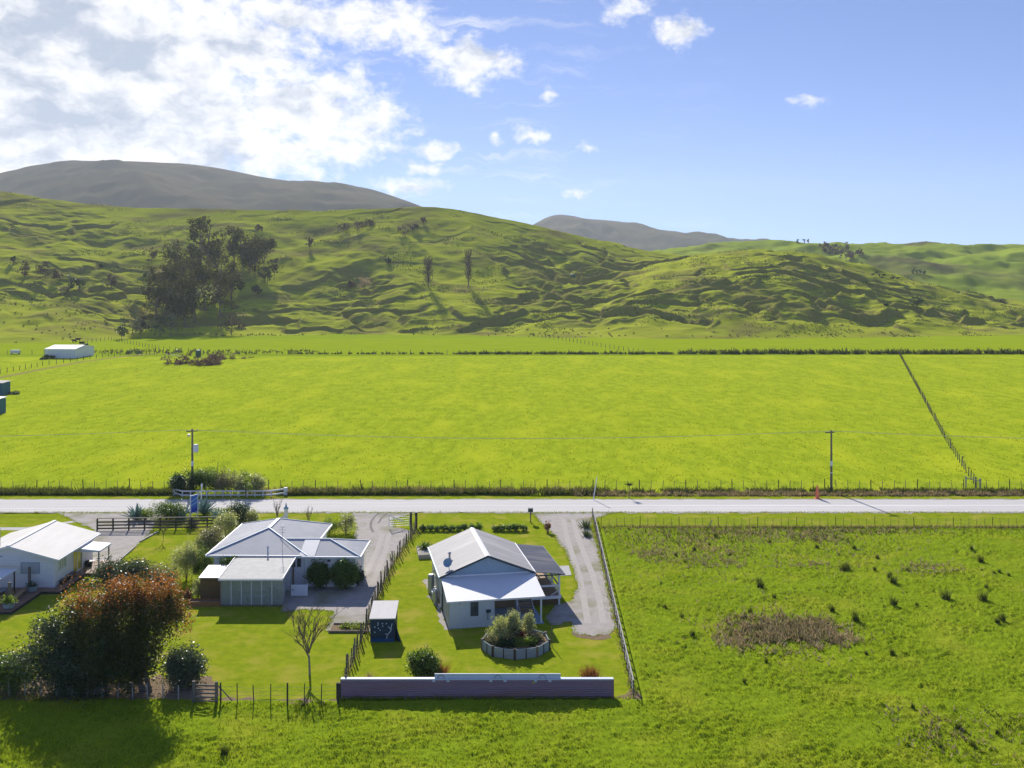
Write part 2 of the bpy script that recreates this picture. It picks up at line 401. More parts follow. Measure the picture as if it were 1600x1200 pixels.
M['tank'] = mat('dark_green_tank', (.02, .10, .07), None, rough=.4)
M['barn'] = mat('white_barn_steel', (.80, .81, .84), (.75, .76, .80), .4, .6, .3)
M['blueshed'] = mat('blue_shed_steel', (.03, .12, .18), (.04, .15, .21), 1, .6, .3, wave=('X', 1.5, .4))
M['bark'] = mat('grey_brown_bark', (.14, .11, .085), (.22, .18, .14), 6, .95, .1, bump=.5)
M['bark_pale'] = mat('pale_lichen_bark', (.30, .29, .24), (.2, .18, .15), 5, .95, .1)
M['twig'] = mat('brown_twigs', (.16, .12, .09), (.21, .165, .12), 2, .95, .1)
M['twig_pink'] = mat('mauve_bare_twigs', (.19, .13, .115), (.15, .105, .095), .3, .95, .1)
M['hay'] = mat('brown_branch_pile', (.24, .13, .09), (.33, .20, .15), 1, 1, .1, island=.5)
M['cowhide'] = mat('black_hide', (.015, .014, .013), None, rough=.8)
M['cloth_blue'] = mat('blue_washing', (.10, .22, .42), (.5, .55, .62), 6, .9, .1)
M['yellow'] = mat('yellow_plate', (.6, .5, .03), None, rough=.6)
M['paint_white'] = mat('white_marks', (.75, .77, .8), None, rough=.6)
M['stone'] = mat('pale_stone', (.4, .38, .35), (.3, .28, .26), 5, .9, .2, bump=.4)
M['cap'] = mat('white_cap_board', (.62, .66, .74), (.55, .59, .68), 2, .6, .3)
# leaves
M['l_olive'] = leafmat('dark_olive_leaves', (.042, .058, .014), (.085, .09, .022), .4)
M['l_red'] = leafmat('russet_leaves', (.33, .155, .06), (.18, .115, .035), .5, tcol=(1.6, 1.15, .5))
M['l_gloss'] = leafmat('glossy_grey_green_leaves', (0.0525, 0.0825, 0.045), (0.1125, 0.1425, 0.09), .22, .4, .4)
M['l_green'] = leafmat('mid_green_leaves', (0.0675, 0.1275, 0.0225), (0.12, 0.18, 0.03), .35)
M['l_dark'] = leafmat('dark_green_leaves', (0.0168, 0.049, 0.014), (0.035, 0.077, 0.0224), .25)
M['l_bright'] = leafmat('bright_green_leaves', (0.156, 0.247, 0.0195), (0.234, 0.286, 0.039), .4)
M['l_silver'] = leafmat('silver_green_leaves', (.27, .30, .16), (.42, .43, .25), .4, .4, .5)
M['l_pinkish'] = leafmat('grey_pink_leaves', (0.255, 0.2175, 0.15), (0.18, 0.195, 0.105), .3)
M['l_mid'] = leafmat('fresh_green_leaves', (.09, .17, .035), (.14, .23, .05), .4)
M['l_blue'] = leafmat('blue_green_blades', (.10, .18, .17), (.16, .26, .25), .15, .4, .5, var=.25, tcol=(1, 1.1, .8))
M['l_rust'] = leafmat('rusty_blades', (0.24, 0.1125, 0.06), (0.165, 0.105, 0.045), .35, tcol=(1.5, 1.1, .5))
M['l_gum'] = leafmat('gum_leaves', (.042, .048, .020), (.078, .076, .030), .3, .9, .05, tcol=(1.4, 1.2, .5))
M['l_rush'] = leafmat('rush_blades', (.07, .10, .02), (.12, .14, .035), .4)
M['l_weed'] = leafmat('dry_weed_blades', (.33, .26, .16), (.44, .36, .25), .25, .8, .1, tcol=(1.2, 1.1, .7))
M['l_grass'] = leafmat('grass_blades', (.17, .24, .014), (.28, .34, .022), .45, .8, .1, var=.35, tcol=(1.35, 1.3, .6))
M['l_rank'] = leafmat('rank_grass_blades', (0.065, 0.0975, 0.026), (0.13, 0.13, 0.0585), .3, .8, .1)
M['l_dry'] = leafmat('dry_grass_blades', (0.39, 0.3, 0.195), (0.255, 0.225, 0.105), .3, .9, .1, tcol=(1.2, 1.1, .8))

# ================================================================== TERRAIN
def curve(pts):
    xs = np.array([p[0] for p in pts], float); ys = np.array([p[1] for p in pts], float)
    def f(x):
        # smooth (averaged) interpolation
        return sum(np.interp(x + d, xs, ys) for d in (-24, -12, 0, 12, 24)) / 5
    return f
sk_main = curve([(-400, 250), (-200, 268), (0, 295), (100, 311), (220, 322), (400, 325), (560, 323), (650, 320), (700, 322), (800, 341), (900, 364), (1000, 385), (1060, 392), (1150, 408), (1300, 445), (1400, 480), (1600, 520), (2200, 540)])
sk_spur = curve([(300, 560), (600, 540), (700, 525), (800, 492), (850, 468), (900, 441), (950, 418), (1000, 402), (1060, 393), (1130, 389), (1200, 386), (1250, 391), (1300, 402), (1400, 428), (1500, 452), (1600, 470), (1700, 492), (1850, 520), (2200, 540)])
foot_c = curve([(-500, 548), (0, 540), (150, 534), (230, 528), (600, 524), (1000, 530), (1200, 530), (1600, 526), (2200, 526)])
def hill_z(X, Y):
    X = np.asarray(X, float); Y = np.asarray(Y, float)
    px = 800 + X / Y * F
    foot = F * H / (foot_c(px) - YH)
    D1 = 690.0
    H1 = H + (YH - sk_main(px)) / F * D1
    t = (Y - foot) / (D1 - foot)
    tc_ = np.clip(t, 0, 1)
    p = 0.62 * tc_ + 0.55 * tc_ ** 2 - 0.17 * tc_ ** 3
    p = np.where(t > 1, 1 - .18 * (t - 1) ** 1.5, p)
    z1 = (H1 + 1.0) * p - 1.0
    D2 = 620.0
    H2 = H + (YH - sk_spur(px)) / F * D2
    t2 = (Y - foot) / (D2 - foot); q = np.clip(t2, 0, 1)
    p2 = q * (1.28 - .28 * q)
    p2 = np.where(t2 > 1, 1 - .9 * (t2 - 1) ** 1.6, p2)
    z2 = (H2 + 1.0) * p2 - 1.0
    k = 2.5
    z = np.log(np.exp(np.clip(z1, -60, 200) / k) + np.exp(np.clip(z2, -60, 200) / k)) * k - k * .69
    # hummocks, gullies and slips
    up = sstep(0.0, .18, t) * (1 - .75 * sstep(.72, 1.0, t))
    g = 1 - np.abs(fbm(X / 62, Y / 85, 4, 3))
    h1 = fbm(X / 34 + 9, Y / 40, 4, 11)
    terr = fbm(X / 46 + .6 * fbm(X / 30, Y / 30, 2, 5), Y / 15, 3, 23)
    small = fbm(X / 9, Y / 6, 3, 31)
    # old slip scars: sharp steps down towards the valley
    sc = fbm(X / 55 + 3, Y / 48, 3, 41)
    step_ = sstep(.02, .16, sc) - sstep(-.5, .5, sc)
    fine = fbm(X / 17 + .8 * fbm(X / 40, Y / 40, 2, 7), Y / 9, 4, 61)
    lee = 1 - np.abs(fbm(X / 26 + 1.2 * fbm(X / 60, Y / 60, 2, 8), Y / 18, 3, 67))
    sc2 = fbm(X / 42 + 7, Y / 26 + .5 * fbm(X / 60, Y / 60, 2, 19), 3, 83)
    st2 = sstep(.0, .22, sc2) - sstep(-.7, .7, sc2)
    tiny = fbm(X / 3.2, Y / 2.2, 2, 87)
    rough_ = .12 + 1.0 * sstep(-.15, .45, fbm(X / 130, Y / 110, 3, 77) + .12 * sstep(450, 900, px))
    big = fbm(X / 120 + 4, Y / 150, 2, 29)
    z = z + up * (g * 3.4 - 2.3 + h1 * 1.5 + big * 3.5 + rough_ * (terr * .22 + small * .32 + fine * .3 + (lee - .75) * .25 + step_ * 4.2 + st2 * 2.1 + tiny * .2))
    return np.where(t < 0, np.minimum(z, -.5 + 12 * t), z)
def fan(name, px0, px1, nx, rows, zf, m, kind='structure', smooth=True):
    u = (np.linspace(px0, px1, nx) - 800) / F
    Y = np.asarray(rows)[:, None] * np.ones(nx)[None, :]
    X = u[None, :] * Y
    Z = zf(X, Y)
    V = np.stack([X, Y, Z], -1).reshape(-1, 3)
    i = np.arange((len(rows) - 1) * nx).reshape(-1, nx)[:, :-1].ravel()
    Fq = np.stack([i, i + 1, i + nx + 1, i + nx], -1)
    o = np_mesh(name, V, Fq, m, smooth=smooth)
    o['kind'] = kind
    return o
hill = fan('hillside', -420, 2120, 900, np.concatenate([np.linspace(385, 470, 60), np.linspace(471, 700, 330), np.linspace(705, 900, 40)]), hill_z, M['hill'])
def simple_hill(name, sk, D, foot, m, px0, px1, amp, wl, nx=260, ny=120, back=1.6, seed=1):
    f = curve(sk)
    def zf(X, Y):
        px = 800 + X / Y * F
        Hh = H + (YH - f(px)) / F * D
        t = np.clip((Y - foot) / (D - foot), 0, 1.6)
        p = np.where(t < 1, np.sin(np.clip(t, 0, 1) * PI / 2) ** 1.1, 1 - (t - 1) ** 1.5)
        up = sstep(.02, .3, t) * (1 - .97 * sstep(.72, .98, t))
        g = 1 - np.abs(fbm(X / wl, Y / wl / 1.2, 5, seed))
        return Hh * p + up * amp * ((g - .75) * 1.3 + .5 * fbm(X / wl * 2.4, Y / wl * 2.4, 4, seed + 5)) - 2
    fan(name, px0, px1, nx, np.linspace(foot, D + (D - foot) * .45, ny), zf, m)
    return zf
far_z = simple_hill('far_hillside', [(700, 420), (900, 405), (1000, 395), (1060, 388), (1100, 381), (1150, 377), (1200, 376), (1260, 381), (1330, 383), (1400, 380), (1450, 379), (1500, 382), (1600, 386), (1800, 400), (2200, 420)],
            1300, 760, M['hill2'], 700, 2200, 12, 190, 420, 170, seed=71)
simple_hill('high_hill', [(-400, 330), (-150, 300), (0, 281), (20, 277), (60, 267), (120, 257), (200, 253), (240, 257), (290, 257), (350, 265), (420, 280), (470, 290), (510, 291), (550, 290), (600, 301), (650, 320), (720, 345), (800, 375), (900, 400)],
            2600, 1500, M['hill3'], -420, 900, 30, 520, 260, 120, seed=91)
simple_hill('distant_range', [(600, 420), (790, 395), (822, 362), (850, 336), (868, 333), (900, 341), (950, 344), (980, 349), (1000, 355), (1040, 360), (1100, 367), (1160, 375), (1250, 385), (1500, 400)],
            3500, 2500, M['hill3'], 600, 1500, 30, 450, 220, 90, seed=101)

# flat land reaching past the far hills
g = MB()
g.add([(-2900, -60, -.12), (2900, -60, -.12), (2900, 4400, -.12), (-2900, 4400, -.12)], [(0, 1, 2, 3)])
tag(g.build('ground', M['ground']), kind='structure')
def sheet(name, pts, z, m, jit=.12, step=.8, kind='structure', seed=1, edges=True):
    """flat sheet with a slightly ragged outline"""
    r = random.Random(seed); out = []
    k = len(pts)
    for i in range(k):
        a, b = Vector(pts[i][:2]), Vector(pts[(i + 1) % k][:2]); n = max(1, int((b - a).length / step)) if edges else 1
        d = (b - a); nr = Vector((-d.y, d.x)).normalized()
        for j in range(n):
            p = a + d * j / n
            if edges and (j or jit > .2): p = p + nr * r.gauss(0, jit)
            out.append((p.x, p.y, z))
    mb = MB(); mb.add(out, [tuple(range(len(out)))])
    o = mb.build(name, m); o['kind'] = kind
    me = o.data
    if me.polygons[0].normal.z < 0: me.flip_normals()
    return o
# far pasture across the road
sheet('far_paddock', [(-190, 126.2), (190, 126.2), (290, 351), (-260, 338)], -.02, M['farpad'], edges=False)
def flat_points(n, y0, y1, seed, wob=.62):
    r = np.random.default_rng(seed); Y = y0 * (y1 / y0) ** r.random(n); X = r.uniform(-wob, wob, n) * Y
    return X, Y
sheet('far_strip', [(-300, 352), (330, 354), (430, 470), (-380, 420)], -.06, M['farpad2'], edges=False)
# yards
yl = [G(-200, 1093), G(532, 1094), G(990, 1093), Vector((9.2, 110.0, 0)), Vector((95, 110.0, 0)), Vector((95, 117.4, 0)), G(-600, 803.5)]
sheet('lawn', yl, 0.0, M['lawn'], .1, 1.2)
sheet('road', [(-420, 117.2), (420, 117.2), (420, 123.6), (-420, 123.6)], .024, M['road'], .09, 1.3, seed=4)
sheet('road_shoulder', [(-420, 116.7), (420, 116.7), (420, 117.5), (-420, 117.5)], .016, M['gravel'], .16, .6, seed=41)
sheet('road_shoulder', [(-420, 123.3), (420, 123.3), (420, 124.0), (-420, 124.0)], .022, M['gravel'], .14, .6, seed=42)
M['track'] = mat('worn_chip_seal', (.47, .45, .43), (.60, .575, .55), .9, .9, .1, mapsc=(.05, 2.0, 1), detail=7)
for y0 in (118.2, 119.6, 121.1, 122.4):
    sheet('wheel_track', [(-200, y0), (200, y0), (200, y0 + .5), (-200, y0 + .5)], .028, M['track'], .06, 1.5, seed=int(y0 * 10))
sheet('verge', [(-420, 123.4), (420, 123.4), (420, 125.6), (-420, 125.6)], .02, M['lawn'], .1, 2.0, seed=5)
dr1 = [G(x, y) for x, y in [(833, 802), (955, 802), (928, 811), (921, 822), (930, 845), (943, 890), (955, 940), (964, 978), (955, 990), (925, 994), (900, 990), (892, 972), (860, 977), (852, 968), (868, 945), (893, 940), (903, 918), (897, 890), (885, 865), (868, 838), (846, 818)]]
sheet('driveway', dr1, .02, M['gravel'], .12, .3, seed=6)
dr2 = [G(x, y) for x, y in [(548, 802), (650, 802), (628, 807), (611, 812), (616, 824), (644, 829), (629, 856), (612, 884), (597, 915), (586, 940), (578, 960), (576, 988), (510, 986), (520, 955), (476, 952), (440, 957), (440, 930), (452, 915), (552, 915), (566, 905), (566, 862), (553, 842), (556, 822)]]
sheet('driveway', dr2, .02, M['gravel'], .10, .3, seed=8)
dr3 = [G(x, y) for x, y in [(92, 802), (262, 802), (246, 812), (238, 830), (222, 846), (198, 866), (176, 885), (150, 890), (130, 886), (140, 850), (146, 828), (118, 815)]]
sheet('driveway', dr3, .02, M['gravel'], .10, .3, seed=9)
sheet('path', [G(x, y) for x, y in [(-40, 824), (44, 824), (120, 813), (118, 816), (46, 828), (-40, 829)]], .012, M['concrete'], .05, 1, seed=10)
sheet('concrete_slab', [G(x, y) for x, y in [(872, 885), (889, 884), (893, 899), (876, 900)]], .03, M['concrete'], .02, 1, seed=11)
def strip(name, pts, w, z, m):
    P_ = [G(*p) for p in pts]; L_, R_ = [], []
    for i, p in enumerate(P_):
        d = (P_[min(i + 1, len(P_) - 1)] - P_[max(i - 1, 0)]).normalized(); nr = Vector((-d.y, d.x, 0)) * w / 2
        L_.append((p.x + nr.x, p.y + nr.y, z)); R_.append((p.x - nr.x, p.y - nr.y, z))
    k = len(P_); mb = MB(); mb.add(L_ + R_, [(i, i + 1, k + i + 1, k + i) for i in range(k - 1)]); o = mb.build(name, m); o['kind'] = 'structure'
M['tyre'] = mat('tyre_worn_gravel', (.20, .18, .165), (.32, .29, .265), 2.5, 1, 0, bump=.6, bscale=16)
M['worn'] = mat('pale_worn_gravel', (.42, .385, .35), (.50, .46, .42), 2.0, 1, 0, bump=.6, bscale=16)
strip('tyre_mark', [(594, 801), (586, 807), (580, 815), (579, 823), (583, 832)], .28, .028, M['tyre'])
strip('tyre_mark', [(604, 803), (596, 810), (591, 818)], .25, .028, M['tyre'])
M['lane'] = mat('worn_grass_lane', (.27, .27, .06), (.30, .24, .10), .8, 1, 0)
strip('farm_track', [(-30, 596), (60, 578), (130, 565), (200, 556), (245, 552)], 2.6, .0, M['lane'])
for off in (-12, 12): strip('wheel_track', [(888 + off * .6, 812), (893 + off * .7, 835), (903 + off * .8, 865), (916 + off * .9, 900), (925 + off, 940), (931 + off, 975)], .55, .028, M['worn'])
for off in (-10, 9): strip('wheel_track', [(603 + off * .5, 834), (597 + off * .7, 860), (586 + off * .8, 885), (572 + off, 915)], .55, .028, M['worn'])
# bare soil strips: under the hedge trees, along the paddock fence and beside the cottage wall
sheet('soil', [G(x, y) for x, y in [(-40, 1094), (345, 1098), (348, 1072), (330, 1058), (250, 1056), (160, 1068), (60, 1062), (-40, 1068)]], .012, M['dirt'], .3, .6, seed=12)
sheet('soil', [G(x, y) for x, y in [(345, 1101), (532, 1102), (532, 1093), (345, 1091)]], .010, M['dirt'], .18, .6, seed=13)
sheet('soil', [G(x, y) for x, y in [(958, 1098), (1002, 1096), (996, 1080), (985, 1076), (978, 1085), (958, 1090)]], .012, M['dirt'], .12, .6, seed=14)
sheet('soil', [G(x, y) for x, y in [(664, 905), (672, 905), (703, 985), (694, 984), (672, 935)]], .012, M['gravel'], .15, .6, seed=15)
sheet('soil', [G(x, y) for x, y in [(895, 985), (960, 985), (955, 997), (930, 1000), (902, 996)]], .012, M['dirt'], .2, .6, seed=16)
# rough pasture of the near paddock, lumpy with tussocks, as real relief
def fence_x(Y): return 8.55 + (Y - 65.8) / (114.8 - 65.8) * (9.75 - 8.55)
def pad_z(X, Y):
    z = .12 + .05 * fbm(X / 1.6, Y / 1.2, 3, 3) + (.04 + .10 * sstep(-.4, .5, fbm(X / 4.5, Y / 3.5, 3, 15))) * fbm(X / .55, Y / .38, 3, 9) + .10 * fbm(X / 9, Y / 7, 2, 21)
    yard = sstep(65.1, 65.55, Y) * sstep(.5, -.3, X - fence_x(Y))
    top = sstep(109.4, 110.4, Y)
    return z - (z + .09) * np.maximum(yard, top)
rows = [50.0]
while rows[-1] < 110.6: rows.append(rows[-1] + .0030 * rows[-1])
def pad_grid(rows, wide, name):
    Y = np.array(rows)[:, None]; nx = 620
    x0 = -.62 * Y - 2; x1 = .62 * Y + 2
    # beyond the front strip only the land right of the garden fence
    x0 = x0 if wide else fence_x(Y) - .3
    u = np.linspace(0, 1, nx)[None, :]
    X = x0 + (x1 - x0) * u; YY = Y * np.ones_like(u)
    V = np.stack([X, YY, pad_z(X, YY)], -1).reshape(-1, 3)
    i = np.arange((len(rows) - 1) * nx).reshape(-1, nx)[:, :-1].ravel()
    o = np_mesh(name, V, np.stack([i, i + 1, i + nx + 1, i + nx], -1), M['paddock'], smooth=True)
    o['kind'] = 'structure'
k66 = int(np.argmax(np.array(rows) > 66.5))
pad_grid(rows[:k66 + 1], True, 'paddock')
pad_grid(rows[k66:], False, 'paddock')

# ================================================================== FOLIAGE
def cards(C, T, Wd, L, Wi):
    """rhombus leaves: centres C, long axis T, width axis Wd"""
    n = len(C); V = np.empty((n, 4, 3), np.float32)
    V[:, 0] = C - T * L[:, None]; V[:, 2] = C + T * L[:, None]
    V[:, 1] = C + Wd * Wi[:, None]; V[:, 3] = C - Wd * Wi[:, None]
    return V.reshape(-1, 3), np.arange(n * 4).reshape(-1, 4)
def unit(v): return v / np.maximum(np.linalg.norm(v, axis=-1, keepdims=True), 1e-6)
def leaf_mesh(name, C, size, m, parent=None, asp=.5, up=.3, seed=0, droop=0, kind=None):
    r = np.random.default_rng(seed); n = len(C)
    T = r.normal(size=(n, 3)); T[:, 2] = T[:, 2] * .7 + up - droop; T = unit(T)
    Wd = unit(np.cross(T, r.normal(size=(n, 3))))
    L = size * r.uniform(.6, 1.3, n); V, Q = cards(C, T, Wd, L * .5, L * .5 * asp)
    o = np_mesh(name, V, Q, m, parent)
    if kind: o['kind'] = kind
    return o
def crown_pts(blobs, n, seed=0, clump=.28, nclump=None, shell=.55, flat=0):
    """leaf positions: leaf clumps on and inside a set of ellipsoids (x,y,z,rx,ry,rz[,weight])"""
    r = np.random.default_rng(seed)
    B = np.array([(*b, 1.0)[:7] if len(b) == 6 else b for b in blobs], float)
    wts = B[:, 6] * (B[:, 3] * B[:, 4] + B[:, 3] * B[:, 5] + B[:, 4] * B[:, 5]); wts /= wts.sum()
    nclump = nclump or max(8, n // 22)
    k = r.choice(len(B), nclump, p=wts)
    d = unit(r.normal(size=(nclump, 3))); rad = shell + (1 - shell) * r.random(nclump) ** .6
    lump = 1 + .26 * r.normal(size=nclump).clip(-1.6, 1.6)
    c = B[k, :3] + d * B[k, 3:6] * (rad * lump)[:, None]
    cs = clump * (.5 + r.random(nclump))
    i = r.integers(0, nclump, n)
    off = r.normal(size=(n, 3)); off = off * np.minimum(1, 1.5 / np.linalg.norm(off, axis=1, keepdims=True))
    Pn = c[i] + off * cs[i][:, None]
    Pn[:, 2] = np.maximum(Pn[:, 2], .04)
    return Pn
def limbs(mb, base, top, r0, spread, nb, rnd, m=0, tip=.25):
    """a tapered trunk that forks into limbs"""
    base, top = Vector(base), Vector(top); mid = base.lerp(top, .5) + Vector((rnd.uniform(-.1, .1), rnd.uniform(-.1, .1), 0)) * (top - base).length * .5
    mb.tube([base, mid, top], [r0, r0 * .75, r0 * tip], 7, m)
    for k in range(nb):
        f = rnd.uniform(.3, .95); p = base.lerp(mid, f * 2) if f < .5 else mid.lerp(top, f * 2 - 1)
        a = rnd.uniform(0, 2 * PI); ln = spread * rnd.uniform(.6, 1.1)
        q = p + Vector((math.cos(a) * ln, math.sin(a) * ln, ln * rnd.uniform(.3, .9)))
        mb.tube([p, p.lerp(q, .5) + Vector((0, 0, .08 * ln)), q], [r0 * .45, r0 * .3, r0 * .1], 5, m)
def bush(name, label, cat, loc, blobs, n, leaf, m, group=None, asp=.5, up=.3, seed=1, trunk=None, clump=.22, shell=.5, extra=None, droop=0, part='foliage', stem='stem'):
    t = thing(name, label, cat, loc, 0, group)
    leaf_mesh(part, crown_pts(blobs, int(n * 2.6), seed, clump, shell=shell), leaf, m, t, max(asp, .3), up, seed, droop)
    rnd = random.Random(seed)
    mb = MB()
    zt = max(b[2] for b in blobs); wd = max(b[3] for b in blobs)
    r0 = trunk or .05
    for k in range(1 if trunk and trunk > .12 else 3):
        limbs(mb, (rnd.uniform(-.1, .1) * wd, rnd.uniform(-.1, .1) * wd, 0), (rnd.uniform(-.3, .3) * wd, rnd.uniform(-.3, .3) * wd, zt), r0, wd * .7, 5, rnd)
    mb.build(stem, M['bark'], t)
    if extra:
        for (nm, bl, nn, lf, mm, lab) in extra:
            o = leaf_mesh(nm, crown_pts(bl, nn, seed + 5, clump, shell=.75), lf, mm, t, asp, up, seed + 9, droop)
            if lab: o['label'] = lab
    return t
def ball(w, h, z0=0.05, dep=None, seed=0, n=5):
    """an uneven heap of ellipsoids w wide, h tall standing on the ground"""
    r = random.Random(seed); d = dep or w
    out = [(0, 0, z0 + h * .5, w * .42, d * .42, h * .48, 1.0)]
    for k in range(n):
        a = r.uniform(0, 2 * PI); q = r.uniform(.35, .6)
        out.append((math.cos(a) * w * .27, math.sin(a) * d * .27, z0 + h * r.uniform(.35, .75), w * q * .42, d * q * .42, h * q * .42, 1.0))
    return out
def blades(name, C, length, m, parent=None, spread=.6, width=.05, seed=0, per=1, kind=None, lean=(0, 0, 0)):
    """narrow upright blades rooted at C"""
    r = np.random.default_rng(seed); C = np.repeat(np.asarray(C, float), per, 0); n = len(C)
    T = r.normal(size=(n, 3)) * spread; T[:, 2] = 1; T = unit(T + np.array(lean))
    L = length * r.uniform(.55, 1.25, n) if np.isscalar(length) else np.repeat(length, per) * r.uniform(.6, 1.2, n)
    Wd = unit(np.cross(T, r.normal(size=(n, 3))))
    w = width * r.uniform(.6, 1.3, n)
    V = np.empty((n, 3, 3), np.float32)
    V[:, 0] = C - Wd * w[:, None] / 2; V[:, 1] = C + Wd * w[:, None] / 2; V[:, 2] = C + T * L[:, None]
    o = np_mesh(name, V.reshape(-1, 3), np.arange(n * 3).reshape(-1, 3), m, parent)
    if kind: o['kind'] = kind
    return o
def hill_hit(px, py):
    Y = np.linspace(390, 760, 420); X = (px - 800) / F * Y; Z = H - (py - YH) / F * Y
    k = np.argmax(hill_z(X, Y) >= Z)
    if k == 0: return Vector((X[250], Y[250], float(hill_z(X[250], Y[250]))))
    return Vector((X[k], Y[k], float(hill_z(X[k:k + 1], Y[k:k + 1])[0])))

# short tufts standing in the near paddock
def pad_points(n, y0, y1, seed):
    r = np.random.default_rng(seed)
    Y = y0 * (y1 / y0) ** r.random(n); X = r.uniform(-.58, .58, n) * Y
    ok = (Y < 64.6) | (X > fence_x(Y) + .25)
    ok &= Y < 109.6
    X, Y = X[ok], Y[ok]
    return X, Y
X, Y = pad_points(380000, 52, 110, 3)
tuft = fbm(X / .55, Y / .38, 3, 9) * .6 + .6 * fbm(X / 4.5, Y / 3.5, 3, 15); keep = rng.random(len(X)) < .45 + .6 * tuft
X, Y = X[keep], Y[keep]
blades('grass', np.stack([X, Y, pad_z(X, Y) - .02], -1), .22, M['l_grass'], None, .55, .05, 5, 1, 'stuff')
# brown weeds: one matted patch and drifts under the road fence
def patch(n, cx, cy, rx, ry, seed):
    r = np.random.default_rng(seed); d = r.normal(size=(n, 2)) * .5
    X = cx + d[:, 0] * rx; Y = cy + d[:, 1] * ry
    k = fbm(X / .9, Y / 1.1, 3, seed) + .5 * fbm(X / 3.5, Y / 4, 2, seed + 9) + .22 - .3 * (d[:, 0] ** 2 + d[:, 1] ** 2) > .12
    return X[k], Y[k]
def weeds(name, spots, seed, m='l_weed', L=.42, per=1):
    xs, ys = [], []
    for i, (px, py, wx, wy, n) in enumerate(spots):
        c = G(px, py); c2 = G(px + wx, py); c3 = G(px, py - wy)
        a, b = patch(n, c.x, c.y, (c2 - c).length, abs(c3.y - c.y), seed + i); xs.append(a); ys.append(b)
    X = np.concatenate(xs); Y = np.concatenate(ys)
    k = X > fence_x(Y) + .4; X, Y = X[k], Y[k]
    return blades(name, np.stack([X, Y, pad_z(X, Y)], -1), L, M[m], None, .75, .11, seed, per, 'stuff')
weeds('weed_patch', [(1220, 990, 104, 32, 4600), (1180, 985, 50, 22, 1600), (1275, 985, 60, 20, 1800), (1150, 1005, 40, 16, 500), (1310, 1000, 40, 16, 500)], 3, 'l_weed', .5)
weeds('weed_drift', [(1230, 832, 330, 7, 2600), (1060, 845, 130, 22, 1300), (1030, 872, 70, 16, 700), (1280, 842, 60, 14, 900), (1120, 880, 60, 10, 500), (1450, 890, 60, 12, 500), (1260, 885, 60, 6, 350), (1130, 865, 60, 12, 500), (1005, 862, 40, 10, 400), (1200, 840, 90, 16, 900)], 33, 'l_weed', .34)
weeds('dock_leaves', [(1150, 850, 260, 30, 900), (1300, 950, 260, 60, 420), (1480, 1160, 80, 30, 260), (1580, 1130, 40, 30, 200)], 55, 'l_rank', .3)
weeds('scattered_weeds', [(1220, 990, 150, 55, 900), (1100, 870, 170, 50, 1200), (1350, 870, 220, 40, 900), (1480, 1150, 120, 50, 700)], 71, 'l_weed', .36)
weeds('weed_patch_base', [(1220, 990, 84, 24, 2600), (1180, 985, 46, 20, 900), (1275, 985, 56, 18, 900), (1060, 845, 130, 22, 800), (1230, 832, 330, 7, 1400), (1280, 842, 60, 14, 500)], 3, 'l_rank', .42)
# rushes: tussocks one could count
rushes = [(1323, 888, .75), (1188, 918, .8), (1190, 903, 0), (1396, 912, .85), (1396, 945, .8), (1478, 936, 1.0), (1535, 938, .95), (1337, 970, .9), (1532, 878, .8), (1566, 970, .7), (1558, 973, .5), (1318, 890, .8), (1390, 903, .6), (1370, 872, .4), (1186, 912, .6), (1561, 895, .35), (1576, 900, .3), (1300, 955, .6), (1210, 935, .4), (1082, 995, .5), (1066, 965, .4), (351, 1180, .7)]
for _ in range(34):
    q = rng.choice([(1060, 850, 120, 22), (1280, 850, 170, 22), (1240, 1000, 140, 60), (1470, 900, 110, 60), (1500, 1150, 90, 35)])
    a_, c_ = q[0] + rng.normal() * q[2] * .6, q[1] + rng.normal() * q[3] * .6
    if 960 < a_ < 1590 and 835 < c_ < 1190: rushes.append((a_, c_, rng.uniform(.25, .5)))
RL = {0: 'dark rush tussock in the right paddock just below the upper weed drift'}
k = 0
for i, (px, py, h) in enumerate(rushes):
    if h <= 0: continue
    p = G(px, py, .1); r = np.random.default_rng(i + 50); n = int(70 * h) + 40
    C = r.normal(size=(n, 3)) * .16 * h; C[:, 2] = 0
    lab = 'dark green rush tussock standing alone in the rough grass of the right paddock' if px > 900 else 'dark rush tuft in the foreground grass at the end of the big tree shadow'
    t = thing('rush_tussock', lab, 'rush', (p.x, p.y, float(pad_z(p.x, p.y))), 0, 'rush tussocks in the paddock')
    blades('foliage', C, .95 * h, M['l_rush'], t, .34, .07, i)
# rank growth on the bank between the road and the far fence
def bank(name, x0, x1, y0, y1, n, L, m, seed, gap=-.2, w=.16):
    r = np.random.default_rng(seed); X = r.uniform(x0, x1, n); Y = r.uniform(y0, y1, n)
    k = fbm(X / 2.2, Y / 1.5, 3, seed) > gap; X, Y = X[k], Y[k]
    LL = L * (1 + .45 * fbm(X / 1.6, Y / 1.6, 2, seed + 3))
    return blades(name, np.stack([X, Y, np.zeros_like(X)], -1), LL, M[m], None, .7, w, seed, 1, 'stuff')
bank('roadside_growth', -78, -41, 126.3, 128.6, 6500, .85, 'l_rank', 3, -.5)
bank('roadside_growth', -30, 12, 126.4, 128.6, 7200, .85, 'l_rank', 5, -.5)
bank('roadside_growth', 12, 80, 127.3, 128.8, 7200, .7, 'l_rank', 6, -.1)
bank('dry_roadside_grass', 8, 80, 125.6, 127.7, 11000, .5, 'l_dry', 7, -.35, .14)
bank('dry_roadside_grass', -34, 10, 126.6, 128.8, 4200, .95, 'l_dry', 8, -.1, .1)
bank('fence_line_growth', -80, -20, 352.3, 354.5, 500, .9, 'l_rank', 9, .0, .7)
bank('fence_line_growth', -20, 60, 352.3, 355, 1800, 1.1, 'l_rank', 10, -.1, .8)
